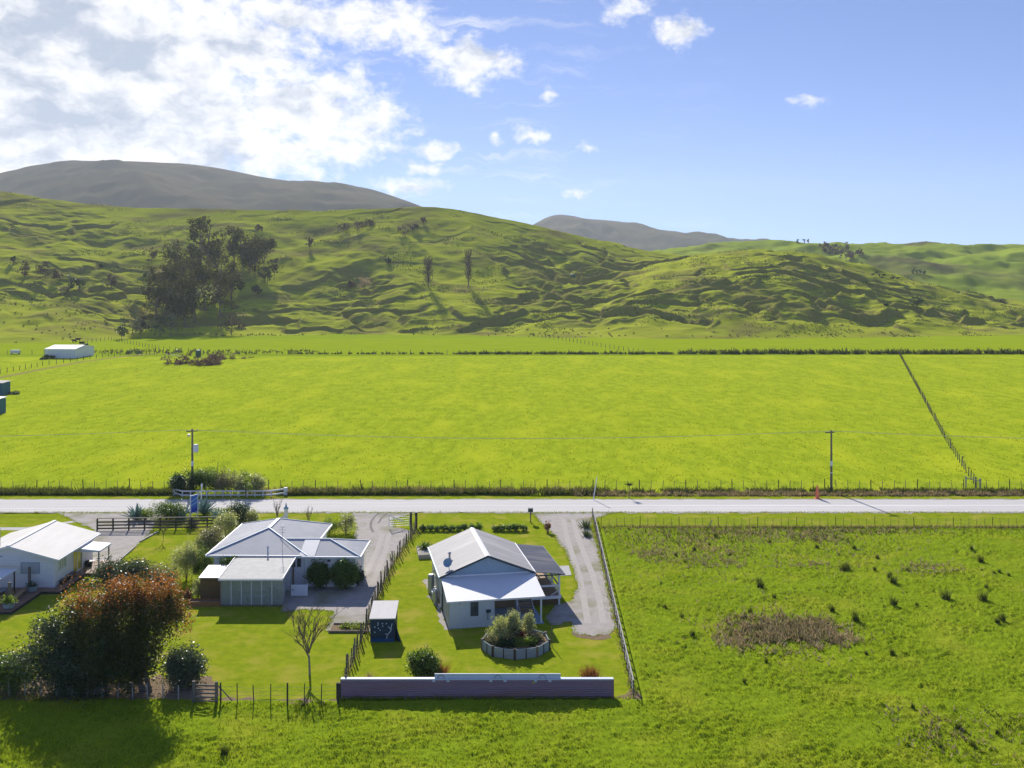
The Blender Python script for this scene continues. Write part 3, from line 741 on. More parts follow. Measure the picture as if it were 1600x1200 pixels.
bank('fence_line_growth', 60, 205, 353, 357, 5200, 1.9, 'l_rank', 11, .08, .9)
bank('fence_line_growth', -160, -70, 352, 368, 900, 1.2, 'l_rank', 12, .15, .8)
def hill_scrub(name, spots, m, L, seed, w=.8):
    xs = []
    for (px, py, wx, wy, n) in spots:
        r = np.random.default_rng(seed + px)
        for _ in range(n):
            p = hill_hit(px + r.normal() * wx, py + r.normal() * wy); xs.append(tuple(p))
    return blades(name, np.array(xs), L * .6, M[m], None, .9, w * .5, seed, 9, 'stuff')
hill_scrub('foot_scrub', [(420, 525, 60, 2, 40), (860, 522, 60, 4, 45), (100, 515, 60, 8, 22), (650, 515, 50, 4, 14), (1100, 526, 120, 2, 16), (60, 470, 40, 22, 60)], 'l_rank', 1.6, 3)
hill_scrub('dry_scrub', [(1150, 470, 90, 22, 90), (1350, 500, 90, 14, 80), (930, 430, 50, 10, 30), (700, 500, 70, 14, 40), (70, 440, 50, 14, 50)], 'l_weed', 1.2, 4)

X, Y = flat_points(120000, 126.5, 345, 4)
k = fbm(X / 2.4, Y / 5, 4, 13) > -.05; X, Y = X[k], Y[k]
k = (Y < 330 + .05 * X) ; X, Y = X[k], Y[k]
blades('pasture_grass', np.stack([X, Y, np.full_like(X, -.03)], -1), .13 + Y * .0006, M['l_grass'], None, .8, .13, 6, 1, 'stuff')
# tufts, rank grass and scrub scattered over the rough faces of the hill
r_ = np.random.default_rng(12); n_ = 70000
Y = r_.uniform(440, 690, n_); X = r_.uniform(-.56, .56, n_) * Y
k = fbm(X / 26, Y / 20, 4, 51) + .35 * fbm(X / 90, Y / 80, 2, 52) + .0012 * (X + 50).clip(-150, 150) > .42; X, Y = X[k], Y[k]
blades('hill_tufts', np.stack([X, Y, hill_z(X, Y) - .05], -1), .75, M['l_rank'], None, .9, .8, 7, 1, 'stuff')
Y = r_.uniform(440, 690, n_); X = r_.uniform(-.56, .56, n_) * Y
k = fbm(X / 30 + 5, Y / 22, 4, 57) > .45; X, Y = X[k], Y[k]
blades('hill_dry_tufts', np.stack([X, Y, hill_z(X, Y) - .05], -1), .6, M['l_weed'], None, .9, .8, 8, 1, 'stuff')
# grass creeping over the edges of gravel and along the fences
def edge_grass(name, pts, per_m, spread, h, m, seed, closed=True, z=0.0):
    r = np.random.default_rng(seed); out = []
    k = len(pts)
    for i in range(k if closed else k - 1):
        a, b = np.array(pts[i][:2]), np.array(pts[(i + 1) % k][:2]); n = int(np.linalg.norm(b - a) * per_m) + 1
        q = a + (b - a) * r.random((n, 1)) + r.normal(size=(n, 2)) * spread; out.append(q)
    q = np.concatenate(out); C = np.column_stack([q, np.full(len(q), z)])
    return blades(name, C, h, M[m], None, .7, .06, seed, 1, 'stuff')
for i, d_ in enumerate((dr1, dr2, dr3)): edge_grass('verge_grass', d_, 34, .16, .14, 'l_grass', 80 + i)
edge_grass('verge_grass', [(-75, 117.1), (75, 117.1)], 24, .15, .2, 'l_grass', 84, False)
edge_grass('fence_grass', [(10, 110.15), (62, 109.9)], 60, .22, .38, 'l_dry', 85, False)
edge_grass('fence_grass', [(10, 109.6), (62, 109.4)], 60, .35, .45, 'l_rank', 86, False)
edge_grass('fence_grass', [G(926, 808), G(990, 1088)], 26, .16, .26, 'l_grass', 87, False)
edge_grass('fence_grass', [G(926, 808), G(990, 1088)], 12, .18, .3, 'l_dry', 88, False)
edge_grass('fence_grass', [G(-60, 1090), G(300, 1101), G(345, 1103), G(530, 1102)], 40, .25, .35, 'l_grass', 89, False)
edge_grass('fence_grass', [G(533, 1093), G(960, 1093), G(990, 1093)], 60, .14, .34, 'l_grass', 90, False)
edge_grass('fence_grass', [G(649, 829), G(616, 880), G(580, 958), G(541, 1058)], 30, .2, .22, 'l_dry', 91, False)

# ================================================================== COTTAGE (right)
def part(name, mb, m, parent, label=None):
    o = mb.build(name, m, parent)
    if label: o['label'] = label
    return o
def window(parent, a, b, axis, d, frame, glass, fw=.07, mull=(), name='window', out=.04):
    """framed window in a wall plane. axis 'y': wall faces -y at y=d, a=(x0,z0) b=(x1,z1); 'x+'/'x-': wall faces +x/-x at x=d, a=(y0,z0)"""
    s = -1 if axis in ('y', 'x-') else 1
    def bx(mb, u0, w0, u1, w1, o0, o1):
        lo, hi = sorted((d + s * o0, d + s * o1))
        if axis == 'y': mb.box((u0, lo, w0), (u1, hi, w1))
        else: mb.box((lo, u0, w0), (hi, u1, w1))
    (u0, w0), (u1, w1) = a, b
    f = MB()
    bx(f, u0 - fw, w0 - fw, u1 + fw, w0, 0, out); bx(f, u0 - fw, w1, u1 + fw, w1 + fw, 0, out)
    bx(f, u0 - fw, w0, u0, w1, 0, out); bx(f, u1, w0, u1 + fw, w1, 0, out)
    for t in mull: bx(f, u0 + (u1 - u0) * t - fw * .35, w0, u0 + (u1 - u0) * t + fw * .35, w1, .002, out)
    w = f.build(name, frame, parent)
    p = MB(); bx(p, u0, w0, u1, w1, .004, out * .5)
    p.build('pane', glass, w)
    return w
ct = thing('cottage', 'grey roofed gabled cottage with a white lean-to and a dark side verandah', 'house', (-5.06, 78.4, 0), R(10.5))
WE, WR, XR = 2.95, 4.42, 3.8
b = MB(); b.extrude([(.1, 4.1, -.1), (7.5, 4.1, -.1), (7.5, 4.1, WE), (XR, 4.1, WR), (.1, 4.1, WE)], (0, 8.85, 0))
part('wall', b, M['sidewall'], ct)
b = MB(); b.extrude([(.12, 4.07, 2.93), (7.48, 4.07, 2.93), (XR, 4.07, WR - .02)], (0, .028, 0)); part('gable', b, M['gable'], ct, 'blue grey battened gable end')
rf = MB()
rf.slab([(-.2, 3.78, 3.03), (XR, 3.78, 4.6), (XR, 13.15, 4.6), (-.2, 13.15, 3.03)], .07)
rf.slab([(XR, 3.78, 4.6), (7.8, 3.78, 3.03), (7.8, 13.15, 3.03), (XR, 13.15, 4.6)], .07)
roof = part('roof', rf, M['roof_grey'], ct)
b = MB(); b.slab([(XR - .22, 3.74, 4.545), (XR, 3.74, 4.632), (XR, 13.18, 4.632), (XR - .22, 13.18, 4.545)], .02); b.slab([(XR, 3.74, 4.632), (XR + .22, 3.74, 4.545), (XR + .22, 13.18, 4.545), (XR, 13.18, 4.632)], .02)
part('ridge_cap', b, M['roof_clean'], roof)
b = MB(); b.beam((-.22, 3.76, 2.96), (XR, 3.76, 4.53), .05, .17); b.beam((XR, 3.755, 4.53), (7.82, 3.755, 2.96), .05, .17); part('barge_board', b, M['trim_dark'], ct)
b = MB(); b.box((-.34, 3.8, 2.88), (-.21, 13.1, 3.0)); part('gutter', b, M['trim_blue'], ct)
b = MB(); b.box((7.81, 3.8, 2.9), (7.9, 13.1, 3.0)); part('gutter', b, M['white'], ct)
b = MB(); b.tube([(1.0, 7.2, 3.5), (1.0, 7.2, 4.0)], .09, 8); b.lathe((1.0, 7.2, 3.98), [(.16, 0), (.16, .05), (.03, .14)], 8); part('vent_pipe', b, M['steel'], ct)
# lean-to across the gable end
b = MB(); b.extrude([(.12, .05, -.1), (.12, 4.08, -.1), (.12, 4.08, 2.78), (.12, .05, 2.2)], (3.62, 0, 0)); part('lean_to_wall', b, M['ply'], ct)
b = MB(); b.extrude([(.085, .03, -.1), (.085, 4.08, -.1), (.085, 4.08, 2.78), (.085, .03, 2.2)], (.033, 0, 0)); part('side_cladding', b, M['sidewall'], ct)
b = MB(); b.slab([(-.12, -.28, 2.30), (7.78, -.28, 2.30), (7.78, 3.98, 2.93), (-.12, 3.98, 2.93)], .06); lr = part('lean_to_roof', b, M['roof_clean'], ct)
b = MB(); b.box((-.05, 3.93, 2.935), (7.6, 4.06, 3.06)); part('flashing', b, M['roof_clean'], lr)
b = MB(); b.box((-.14, -.36, 2.18), (7.8, -.285, 2.3)); part('gutter', b, M['white'], lr)
window(ct, (1.87, .98), (2.37, 1.98), 'y', .05, M['trim_dark'], M['glass'], .06, (), 'window')
b = MB(); b.box((3.05, -.10, 1.15), (3.42, .04, 1.38)); b.tube([(3.2, .02, 1.15), (3.2, .02, .55)], .03, 6); part('wall_heater', b, M['trim_dark'], ct)
for x0, w0 in ((.5, .07), (.95, .12), (1.3, .06), (1.75, .1), (2.1, .08), (2.35, .22), (2.75, .2)):
    b = MB(); b.box((x0, .012, .1), (x0 + w0, .045, .1 + .05 + w0 * .35)); part('paint_patch', b, M['paint_white'], ct)
b = MB(); b.box((.9, -.01, 2.02), (1.05, .05, 2.12)); part('outside_light', b, M['trim_dark'], ct)
b = MB(); b.tube([(.02, 4.0, 2.9), (.02, 4.0, .05)], .05, 6); part('downpipe', b, M['trim_dark'], ct)
b = MB(); b.tube([(-.02, 5.1, 2.88), (-.02, 5.1, .1), (-.25, 5.0, .06)], .06, 6); part('downpipe', b, M['white'], ct)
b = MB(); b.box((3.72, -.1, -.05), (7.75, 4.05, .07)); part('carport_slab', b, mat('shade_tinted_concrete', (.27, .37, .48), (.22, .31, .41), 1.5, .7, .3), ct)  # plain concrete slab, the blue of its shade put into the colour
for (x, y, zt) in ((7.52, -.02, 2.26), (6.15, 3.1, 2.72)):
    b = MB(); b.box((x - .06, y - .06, .07), (x + .06, y + .06, zt)); part('post', b, M['white'], ct)
b = MB(); b.box((3.74, -.08, 2.06), (7.6, 0.0, 2.24)); part('carport_beam', b, M['white'], ct)
b = MB(); b.box((3.75, 4.04, .07), (6.1, 4.095, .8)); part('base_board', b, M['wood_tan'], ct)
b = MB(); b.box((3.75, 4.03, .8), (6.1, 4.097, 1.9)); part('wall_lining', b, M['white'], ct)
st = MB()
for k in range(5): st.box((6.3, 2.35 + k * .32, .14 + k * .155), (7.45, 2.67 + k * .32, .19 + k * .155))
part('stair_tread', st, M['wood_tan'], ct)
b = MB(); b.beam((6.27, 2.3, .1), (6.27, 3.95, .85), .05, .2); b.beam((7.48, 2.3, .1), (7.48, 3.95, .85), .05, .2); part('stair_stringer', b, M['white'], ct)
# side verandah
b = MB(); b.box((7.52, 4.15, .68), (10.1, 12.6, .76)); dk = part('deck', b, M['wood_tan'], ct)
b = MB(); b.box((7.54, 4.08, .55), (10.16, 4.14, .80)); b.box((10.11, 4.15, .55), (10.17, 12.62, .80)); part('deck_edge', b, M['white'], dk)
b = MB(); b.box((7.6, 4.3, 0), (9.95, 4.36, .66)); b.box((9.9, 4.37, 0), (9.96, 12.5, .66)); part('deck_skirt', b, M['wood_brown'], dk)
for (x, y) in ((7.95, 4.2), (10.0, 4.2), (10.0, 7.0), (10.0, 9.8), (10.0, 12.5), (9.2, 12.5)):
    b = MB(); b.box((x - .07, y - .07, 0 if x > 9.9 else .76), (x + .07, y + .07, 2.62)); part('post', b, M['white'], ct)
b = MB(); b.box((8.02, 4.17, 1.55), (9.93, 4.23, 1.72)); b.box((9.97, 4.3, 1.55), (10.03, 12.4, 1.70)); b.box((9.97, 4.3, 1.15), (10.03, 12.4, 1.22)); part('rail', b, M['white'], ct)
for p_, q_ in (((7.95, 4.2, 2.2), (8.45, 4.2, 2.62)), ((10.0, 4.2, 2.2), (9.5, 4.2, 2.62)), ((10.0, 4.25, 1.2), (9.3, 4.25, .8))):
    b = MB(); b.beam(p_, q_, .06, .06); part('brace', b, M['white'], ct)
b = MB(); b.slab([(7.75, 3.85, 3.0), (10.4, 3.85, 2.68), (10.4, 12.75, 2.68), (7.75, 12.75, 3.0)], .05); vr = part('verandah_roof', b, M['poly'], ct)
b = MB(); b.box((7.8, 3.80, 2.60), (10.44, 3.848, 2.70)); b.box((10.402, 3.85, 2.58), (10.45, 12.75, 2.70)); part('fascia', b, M['trim_dark'], vr)
for y in (4.6, 6.2, 7.8, 9.4, 11.0, 12.3):
    b = MB(); b.beam((7.78, y, 2.90), (10.38, y, 2.58), .05, .1); part('rafter', b, M['white'], vr)
window(ct, (5.4, 1.2), (6.6, 2.3), 'x-', .1, M['white'], M['glass_green'], .06, (.5,))  # green reflection on this pane is put into the glass colour
window(ct, (9.3, 1.2), (10.9, 2.3), 'x-', .1, M['white'], M['glass'], .06, (.5,))
window(ct, (6.2, .78), (7.6, 2.75), 'x+', 7.5, M['white'], M['glass'], .06, (.5,), 'door')
window(ct, (9.4, 1.4), (11.4, 2.6), 'x+', 7.5, M['white'], M['glass'], .06, (.5,))
d = MB(); d.lathe((0, 0, 0), [(.02, -.09), (.2, -.06), (.36, .0), (.38, .02), (.34, .012), (.18, -.045), (.02, -.07)], 18)
dish = part('satellite_dish', d, M['trim_blue'], ct); dish.location = (.55, 4.9, 3.85); dish.rotation_euler = (R(62), 0, R(-25))
b = MB(); b.tube([(0, 0, -.09), (0, -.1, -.35), (.0, -.35, -.6)], .03, 6); b.tube([(0, 0, -.05), (.12, -.1, .34)], .012, 5); part('dish_arm', b, M['steel'], dish)
ct_M = Matrix.Translation((-5.06, 78.4, 0)) @ Matrix.Rotation(R(10.5), 4, 'Z')
def cw(x, y, z=0): return ct_M @ Vector((x, y, z))
# things along the cottage's left wall
def gas_bottle(p, label):
    t = thing('gas_bottle', label, 'gas bottle', p, 0, 'gas bottles by the cottage wall')
    b = MB(); b.lathe((0, 0, 0), [(.17, 0), (.19, .05), (.19, 1.0), (.14, 1.14), (.05, 1.2)], 12); part('body', b, M['steel'], t)
    b = MB(); b.lathe((0, 0, 1.2), [(.08, 0), (.08, .12)], 8); part('valve_collar', b, M['white'], t)
gas_bottle(cw(-.32, 6.2), 'grey gas bottle nearest the heat pump on the cottage left wall')
gas_bottle(cw(-.32, 6.75), 'grey gas bottle second from the heat pump on the cottage left wall')
t = thing('heat_pump', 'pale heat pump unit on the ground against the cottage left wall', 'heat pump', cw(-.36, 7.6), R(10.5))
b = MB(); b.box((-.16, -.42, .08), (.16, .42, .72)); part('casing', b, M['white'], t)
b = MB(); b.lathe((0, 0, 0), [(.26, 0), (.26, .02), (.05, .03)], 14); f = part('fan_grille', b, M['black'], t); f.location = (-.162, -.08, .4); f.rotation_euler = (0, R(-90), 0)
t = thing('water_cylinder', 'tall narrow water cylinder beside the cottage left wall', 'water heater', cw(-.4, 9.2), 0)
b = MB(); b.lathe((0, 0, 0), [(.27, 0), (.28, .04), (.28, 1.55), (.2, 1.66)], 14); part('tank', b, M['steel'], t)
b = MB(); b.tube([(0, 0, 1.64), (0, 0, 1.9), (.38, 0, 1.95)], .03, 6); part('pipe', b, M['black'], t)
t = thing('washing_line', 'line of blue and white washing hung inside the carport', 'washing', cw(3.95, 3.3, 1.95), R(10.5))
b = MB(); b.tube([(-.1, 0, .0), (2.0, 0, 0)], .012, 5); part('line', b, M['wire'], t)
for k in range(7):
    b = MB(); x = .05 + k * .2; b.slab([(x, -.02, 0), (x + .16, .0, 0), (x + .17, .03, -.5 - .07 * (k % 3)), (x + .01, -.03, -.5 - .07 * (k % 3))], .012); part('garment', b, M['cloth_blue'], t)
# ---------------------------------------------------------------- raised planter
pc = G(806, 1012); PR = 2.55
pl = thing('raised_planter', 'round raised garden bed with silvery boards and timber posts in front of cottage', 'planter', (pc.x, pc.y, 0))
NP_ = 9
ang = [2 * PI * k / NP_ + R(-92) for k in range(NP_)]
for k in range(NP_):
    a, c = ang[k], ang[(k + 1) % NP_]
    p = Vector((PR * math.cos(a), PR * .92 * math.sin(a), 0)); q = Vector((PR * math.cos(c), PR * .92 * math.sin(c), 0))
    b = MB(); b.beam(p + Vector((0, 0, .36)), q + Vector((0, 0, .36)), .05, .72); part('board', b, M['wood_blue'], pl)
    b = MB(); b.box((p.x - .09, p.y - .09, 0), (p.x + .09, p.y + .09, .8)); part('post', b, M['wood_dark'] if k % 2 == 0 else M['wood_grey'], pl)
    m_ = (p + q) / 2; m_ = m_ * 1.012
    b = MB(); b.box((m_.x - .04, m_.y - .04, 0), (m_.x + .04, m_.y + .04, .71)); part('stake', b, M['wood_dark'], pl)
b = MB(); b.add([(PR * .97 * math.cos(a), PR * .89 * math.sin(a), .52) for a in ang], [tuple(range(NP_))]); part('soil', b, M['dirt'], pl)
def inpl(name, label, cat, dx, dy, blobs, n, leaf, m, **k): return bush(name, label, cat, (pc.x + dx, pc.y + dy, .5), blobs, n, leaf, m, **k)
inpl('weeping_shrub', 'silvery weeping shrub at the left of the round planter', 'shrub', -1.15, .1, [(0, 0, 1.15, .55, .5, .6), (-.2, -.2, .6, .6, .55, .5), (.1, -.4, .5, .5, .5, .45)], 1700, .15, M['l_silver'], up=-.1, droop=1.0, asp=.22, clump=.2, seed=21)
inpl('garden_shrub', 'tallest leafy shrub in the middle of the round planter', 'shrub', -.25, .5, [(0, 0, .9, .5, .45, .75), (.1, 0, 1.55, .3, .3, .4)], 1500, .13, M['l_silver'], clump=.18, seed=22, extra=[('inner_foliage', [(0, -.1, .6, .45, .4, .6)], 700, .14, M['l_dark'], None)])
inpl('garden_shrub', 'upright pale green shrub at the back of the round planter', 'shrub', .95, 1.25, [(0, 0, .75, .42, .4, .55), (.1, 0, 1.25, .25, .25, .35)], 1000, .13, M['l_silver'], clump=.17, seed=23)
inpl('red_leaved_plant', 'small red leaved plant between the shrubs of the round planter', 'plant', .35, .55, [(0, 0, .35, .28, .28, .35)], 300, .14, mat('red_leaf', (.28, .03, .03), (.2, .02, .025), 3, .6), clump=.12, seed=24)
inpl('low_plant', 'bright yellow green low plant at the middle front of the planter', 'plant', .45, -.75, [(0, 0, .18, .62, .45, .2), (.5, .15, .12, .4, .3, .14)], 900, .12, M['l_bright'], clump=.14, seed=25)
inpl('low_plant', 'strappy dark green plant at the right front of the planter', 'plant', 1.25, -.65, [(0, 0, .2, .35, .35, .25)], 320, .25, M['l_green'], asp=.15, up=.9, clump=.12, seed=26)
inpl('low_plant', 'straggly grey green plant along the right rim of the planter', 'plant', 1.45, .35, [(0, 0, .16, .6, .55, .2)], 700, .11, M['l_pinkish'], clump=.15, seed=27)
inpl('low_plant', 'dark low plant filling the front of planter below the weeping shrub', 'plant', -.75, -1.05, [(0, 0, .25, .7, .4, .28)], 700, .13, M['l_dark'], clump=.15, seed=28)
inpl('low_plant', 'sparse pale plant at the left rim of the planter', 'plant', -1.95, -.1, [(0, 0, .2, .35, .6, .22)], 380, .12, M['l_pinkish'], clump=.14, seed=29)
t = thing('garden_stake', 'thin upright garden stake beside the right end of the planter', 'stake', (pc.x + 2.72, pc.y + .2, 0)); b = MB(); b.tube([(0, 0, 0), (0, 0, 1.5)], [.035, .03], 6); part('rod', b, M['wood_grey'], t)
# ================================================================== small painted shed by the drive
sh = thing('painted_shed', 'small navy shed painted with a white branch and dots under a white roof', 'shed', (G(598, 1003).x, G(598, 1003).y, 0), R(2))
b = MB(); b.extrude([(-.95, 0, 0), (-.95, 2.6, 0), (-.95, 2.6, 2.15), (-.95, 0, 1.78)], (1.85, 0, 0)); part('wall', b, M['mural'], sh)
b = MB(); b.slab([(-1.02, -.14, 1.83), (.98, -.14, 1.83), (1.0, 2.75, 2.26), (-1.0, 2.75, 2.26)], .06); part('roof', b, M['roof_white'], sh)
b = MB(); b.box((-.9, -.03, .0), (.85, .01, .26)); part('base_board', b, M['teal'], sh)
mu = MB()
for p, q in (((.28, .2), (.36, .55)), ((.36, .55), (.62, .85)), ((.62, .85), (.66, 1.25)), ((.62, .98), (.4, 1.18)), ((.66, 1.2), (.72, 1.4))):
    mu.beam((p[0], -.012, p[1]), (q[0], -.012, q[1]), .055, .02, up=(0, 1, 0.001))
for (x, z) in ((-.35, 1.45), (-.37, 1.3), (-.02, 1.4), (.28, 1.4), (-.6, 1.15), (-.33, 1.05), (.0, 1.2), (-.6, .75), (.25, .6), (-.2, .9)):
    b = MB(); b.extrude([(x + .05 * math.cos(a), -.02, z + .05 * math.sin(a)) for a in np.linspace(0, 2 * PI, 9)[:-1]], (0, .02, 0)); part('painted_dot', b, M['lightblue'], sh)
part('painted_branch', mu, M['lightblue'], sh)
b = MB(); b.slab([(.93, .3, 0), (1.4, -.1, 0), (1.0, .1, 1.3), (.93, .3, 1.5)], .03); part('leaning_board', b, M['mural'], sh)

# ================================================================== BUNGALOW (middle)
bg_ = thing('bungalow', 'white bungalow with pale grey hipped roofs beside the gravel drive', 'house', (-27.4, 89.0, 0), R(-1.0))
E, RZ = 2.9, 4.25
b = MB(); b.box((.5, .45, -.1), (8.6, 10.8, 2.82)); part('wall', b, M['block'], bg_)
b = MB(); b.box((8.6, .3, -.1), (13.35, 4.7, 2.78)); part('wing_wall', b, M['block'], bg_)
rp = MB()
A, B_, C_, D_ = (0, 0, E), (9, 0, E), (9, 11.2, E), (0, 11.2, E); R1, R2 = (4.5, 4.3, RZ), (4.5, 7.9, RZ)
rp.slab([A, R1, R2, D_], .05); rp.slab([B_, C_, R2, R1], .05); rp.slab([C_, D_, R2], .05)
mroof = part('roof', rp, M['roof_mid'], bg_)
b = MB(); b.slab([A, B_, R1], .05); part('front_hip', b, M['roof_midx'], mroof)
wp = MB(); E2 = 2.86; q1, q2 = (6.0, 2.5, 3.72), (10.6, 2.5, 3.72)
wp.slab([(8.2, -.12, E2), (13.8, -.12, E2), q2, q1], .05); wp.slab([(8.2, 5.15, E2), (13.8, 5.15, E2), q2, q1], .05)
wr = part('wing_roof', wp, M['roof_midx'], bg_)
b = MB(); b.slab([(13.8, -.12, E2), (13.8, 5.15, E2), q2], .05); part('wing_hip', b, M['roof_mid'], wr)
b = MB(); b.slab([(8.35, -.13, E2 + .035), (9.75, -.13, E2 + .035), (9.75, 2.42, 3.73), (8.35, 2.42, 3.73)], .02); part('clear_roof_sheet', b, M['clear'], wr)
def capline(p, q, m, parent, w=.09): b = MB(); b.beam(Vector(p) + Vector((0, 0, .02)), Vector(q) + Vector((0, 0, .02)), w, .09); return part('ridge_cap', b, m, parent)
capline(R1, R2, M['roof_clean'], mroof, .3); capline(A, R1, M['trim_blue'], mroof); capline(B_, R1, M['trim_blue'], mroof); capline(D_, R2, M['roof_clean'], mroof); capline(C_, R2, M['roof_clean'], mroof)  # front hip caps in blue: their shading is put into the colour
capline((6.6, 2.5, 3.72), q2, M['roof_clean'], wr); capline((13.8, -.12, E2), q2, M['trim_blue'], wr); capline((13.8, 5.15, E2), q2, M['roof_clean'], wr)  # front wing hip cap likewise carries its shading as blue
for p, q in ((( -.06, -.06, E - .07), (9.0, -.06, E - .07)), ((-.06, -.06, E - .07), (-.06, 11.26, E - .07)), ((9.06, 5.2, E - .07), (9.06, 11.2, E - .07)), ((8.6, -.2, E2 - .07), (13.86, -.2, E2 - .07)), ((13.87, -.15, E2 - .07), (13.87, 5.2, E2 - .07)), ((0, 11.26, E - .07), (9, 11.26, E - .07))):
    b = MB(); b.beam(p, q, .12, .16); part('gutter', b, M['white'], bg_)
for (x0, x1) in ((6.3, 6.85), (7.45, 7.9), (8.05, 8.4)): window(bg_, (x0, 1.75), (x1, 2.5), 'y', .45, M['white'], M['glass'], .05)
window(bg_, (1.2, 1.0), (2.3, 2.1), 'y', .45, M['white'], M['glass'], .05, (.5,))
window(bg_, (1.4, 1.0), (3.0, 2.2), 'x+', 13.35, M['white'], M['glass_pale'], .06, (.5,))
window(bg_, (3.3, .1), (4.2, 2.1), 'x+', 13.35, M['white'], M['white'], .06, (), 'door')
b = MB(); b.lathe((10.95, .28, 2.3), [(.14, 0), (.17, .06), (.1, .16)], 10); part('wall_vent', b, M['trim_dark'], bg_)
b = MB(); b.tube([(8.75, .25, 2.78), (8.75, .25, 0)], .05, 6); part('downpipe', b, M['white'], bg_)
b = MB(); b.tube([(5.4, .45, 3.0), (5.4, .45, 3.55)], .06, 8); b.lathe((5.4, .45, 3.5), [(.1, 0), (.1, .06), (.02, .1)], 8); part('vent_pipe', b, M['trim_blue'], bg_)
b = MB(); b.tube([(6.6, .9, 3.1), (6.6, .9, 5.3)], .022, 5)
for z, l in ((5.2, .5), (4.95, .7), (4.7, .5)): b.tube([(6.6 - l / 2, .9, z), (6.6 + l / 2, .9, z)], .014, 4)
part('aerial', b, M['steel'], bg_)
# greenhouse against the bungalow
gh = thing('greenhouse', 'lean-to greenhouse with cloudy panes in front of the white bungalow', 'greenhouse', (-24.65, 83.9, 0), 0)
b = MB(); b.slab([(-.1, -.2, 2.38), (5.25, -.2, 2.38), (5.3, 4.6, 2.78), (-.05, 4.6, 2.78)], .06); gr_ = part('roof', b, M['sunroof'], gh)
b = MB(); b.beam((5.31, -.2, 2.36), (5.34, 4.6, 2.76), .06, .16); b.beam((-.12, -.2, 2.36), (-.1, 4.6, 2.76), .06, .14); b.box((-.14, -.27, 2.22), (5.34, -.205, 2.36)); part('fascia', b, M['white'], gr_)
gp = bpy.data.materials.new('cloudy_pane'); gp.use_nodes = True
_n = gp.node_tree.nodes; _b = _n['Principled BSDF']; _b.inputs['Base Color'].default_value = (.50, .56, .53, 1); _b.inputs['Roughness'].default_value = .25; _b.inputs['Alpha'].default_value = .4
for k in range(6):
    b = MB(); x = .08 + k * .86; b.box((x, .03, .12), (x + .8, .045, 2.2)); part('pane', b, gp, gh)
for k in range(7):
    b = MB(); x = .0 + k * .86; b.box((x, .0, 0), (x + .07, .09, 2.28)); part('post', b, M['wood_pale'] if k in (0, 6) else M['white'], gh)
b = MB(); b.box((0.0, .0, 0), (5.2, .02, .13)); part('base_board', b, M['wood_grey'], gh)
b = MB(); b.box((-.02, .1, 0), (.02, 4.5, 2.3)); part('side_wall', b, M['wood_grey'], gh)
b = MB(); b.box((.1, 4.0, 0), (5.0, 4.05, 2.3)); part('back_wall', b, M['white'], gh)
b = MB(); b.box((5.18, .1, 0), (5.24, .9, 2.3)); part('side_pane', b, gp, gh)
b = MB(); b.box((5.12, 4.3, 0), (5.24, 4.42, 2.7)); part('corner_post', b, M['wood_brown'], gh)
t = thing('potting_bench', 'pale bench seen dimly behind the greenhouse panes', 'bench', (-22.1, 85.0, 0)); b = MB(); b.box((-.9, -.3, .5), (1.3, .3, .56)); part('top', b, M['white'], t)
for x in (-.8, 1.2):
    b = MB(); b.box((x - .04, -.25, 0), (x + .04, .25, .5)); part('leg', b, M['white'], t)
bush('greenhouse_plant', 'leafy dark plant inside the right end of the greenhouse', 'plant', (-20.4, 84.6, 0), [(0, 0, .7, .4, .35, .6)], 500, .15, M['l_green'], seed=31)
ts = thing('timber_shed', 'small brown board shed joined to the left of the greenhouse', 'shed', (-26.75, 85.1, 0), 0)
b = MB(); b.box((0, 0, 0), (1.95, 2.6, 2.0)); part('wall', b, M['wood_brown'], ts)
b = MB(); b.slab([(-.12, -.15, 2.1), (2.1, -.15, 2.1), (2.1, 2.75, 2.34), (-.12, 2.75, 2.34)], .06); part('roof', b, M['clear'], ts)
pb = thing('planter_box', 'long low orange timber planter box below the brown shed', 'planter', (-27.4, 83.75, 0), 0)
for a_, c_ in (((0, 0, 0), (2.75, .06, .42)), ((0, .9, 0), (2.75, .96, .42)), ((0, .06, 0), (.06, .9, .42)), ((2.69, .06, 0), (2.75, .9, .42))):
    b = MB(); b.box(a_, c_); part('board', b, M['orange_wood'], pb)
b = MB(); b.box((.06, .06, 0), (2.69, .9, .3)); part('soil', b, M['dirt'], pb)
lw = thing('low_wall', 'short white block wall beside the right end of greenhouse', 'wall', (-19.3, 86.6, 0), 0); b = MB(); b.box((0, 0, -.05), (1.45, .14, .95)); part('panel', b, M['block'], lw)
b = MB(); b.box((.12, -.03, .48), (.2, 0, .58)); part('latch', b, M['black'], lw)
gb = thing('garden_bed_edging', 'flat weedy bed edged with boards at the end of gravel', 'garden bed', (G(513, 989).x, G(513, 989).y, 0), 0)
for a_, c_ in (((0, 0, 0), (3.0, .08, .16)), ((.1, 1.75, 0), (3.2, 1.83, .16))):
    b = MB(); b.box(a_, c_); part('edging_board', b, M['wood_grey'], gb)
b = MB(); b.box((.05, .08, -.02), (3.05, 1.75, .06)); part('soil', b, M['dirt'], gb)
bush('low_plant', 'sparse yellow green weeds growing over the board edged bed', 'plant', (G(513, 989).x + 1.3, G(513, 989).y + 1.1, .06), [(0, 0, .06, .7, .35, .08), (.9, -.2, .05, .6, .3, .07)], 400, .12, M['l_bright'], seed=32)
gpill = thing('gate_pillar', 'white pillar with a pointed cap behind the bungalow roof', 'pillar', (G(447, 828).x, G(447, 828).y, 0), 0)
b = MB(); b.box((-.18, -.18, 0), (.18, .18, 2.35)); part('shaft', b, M['white'], gpill)
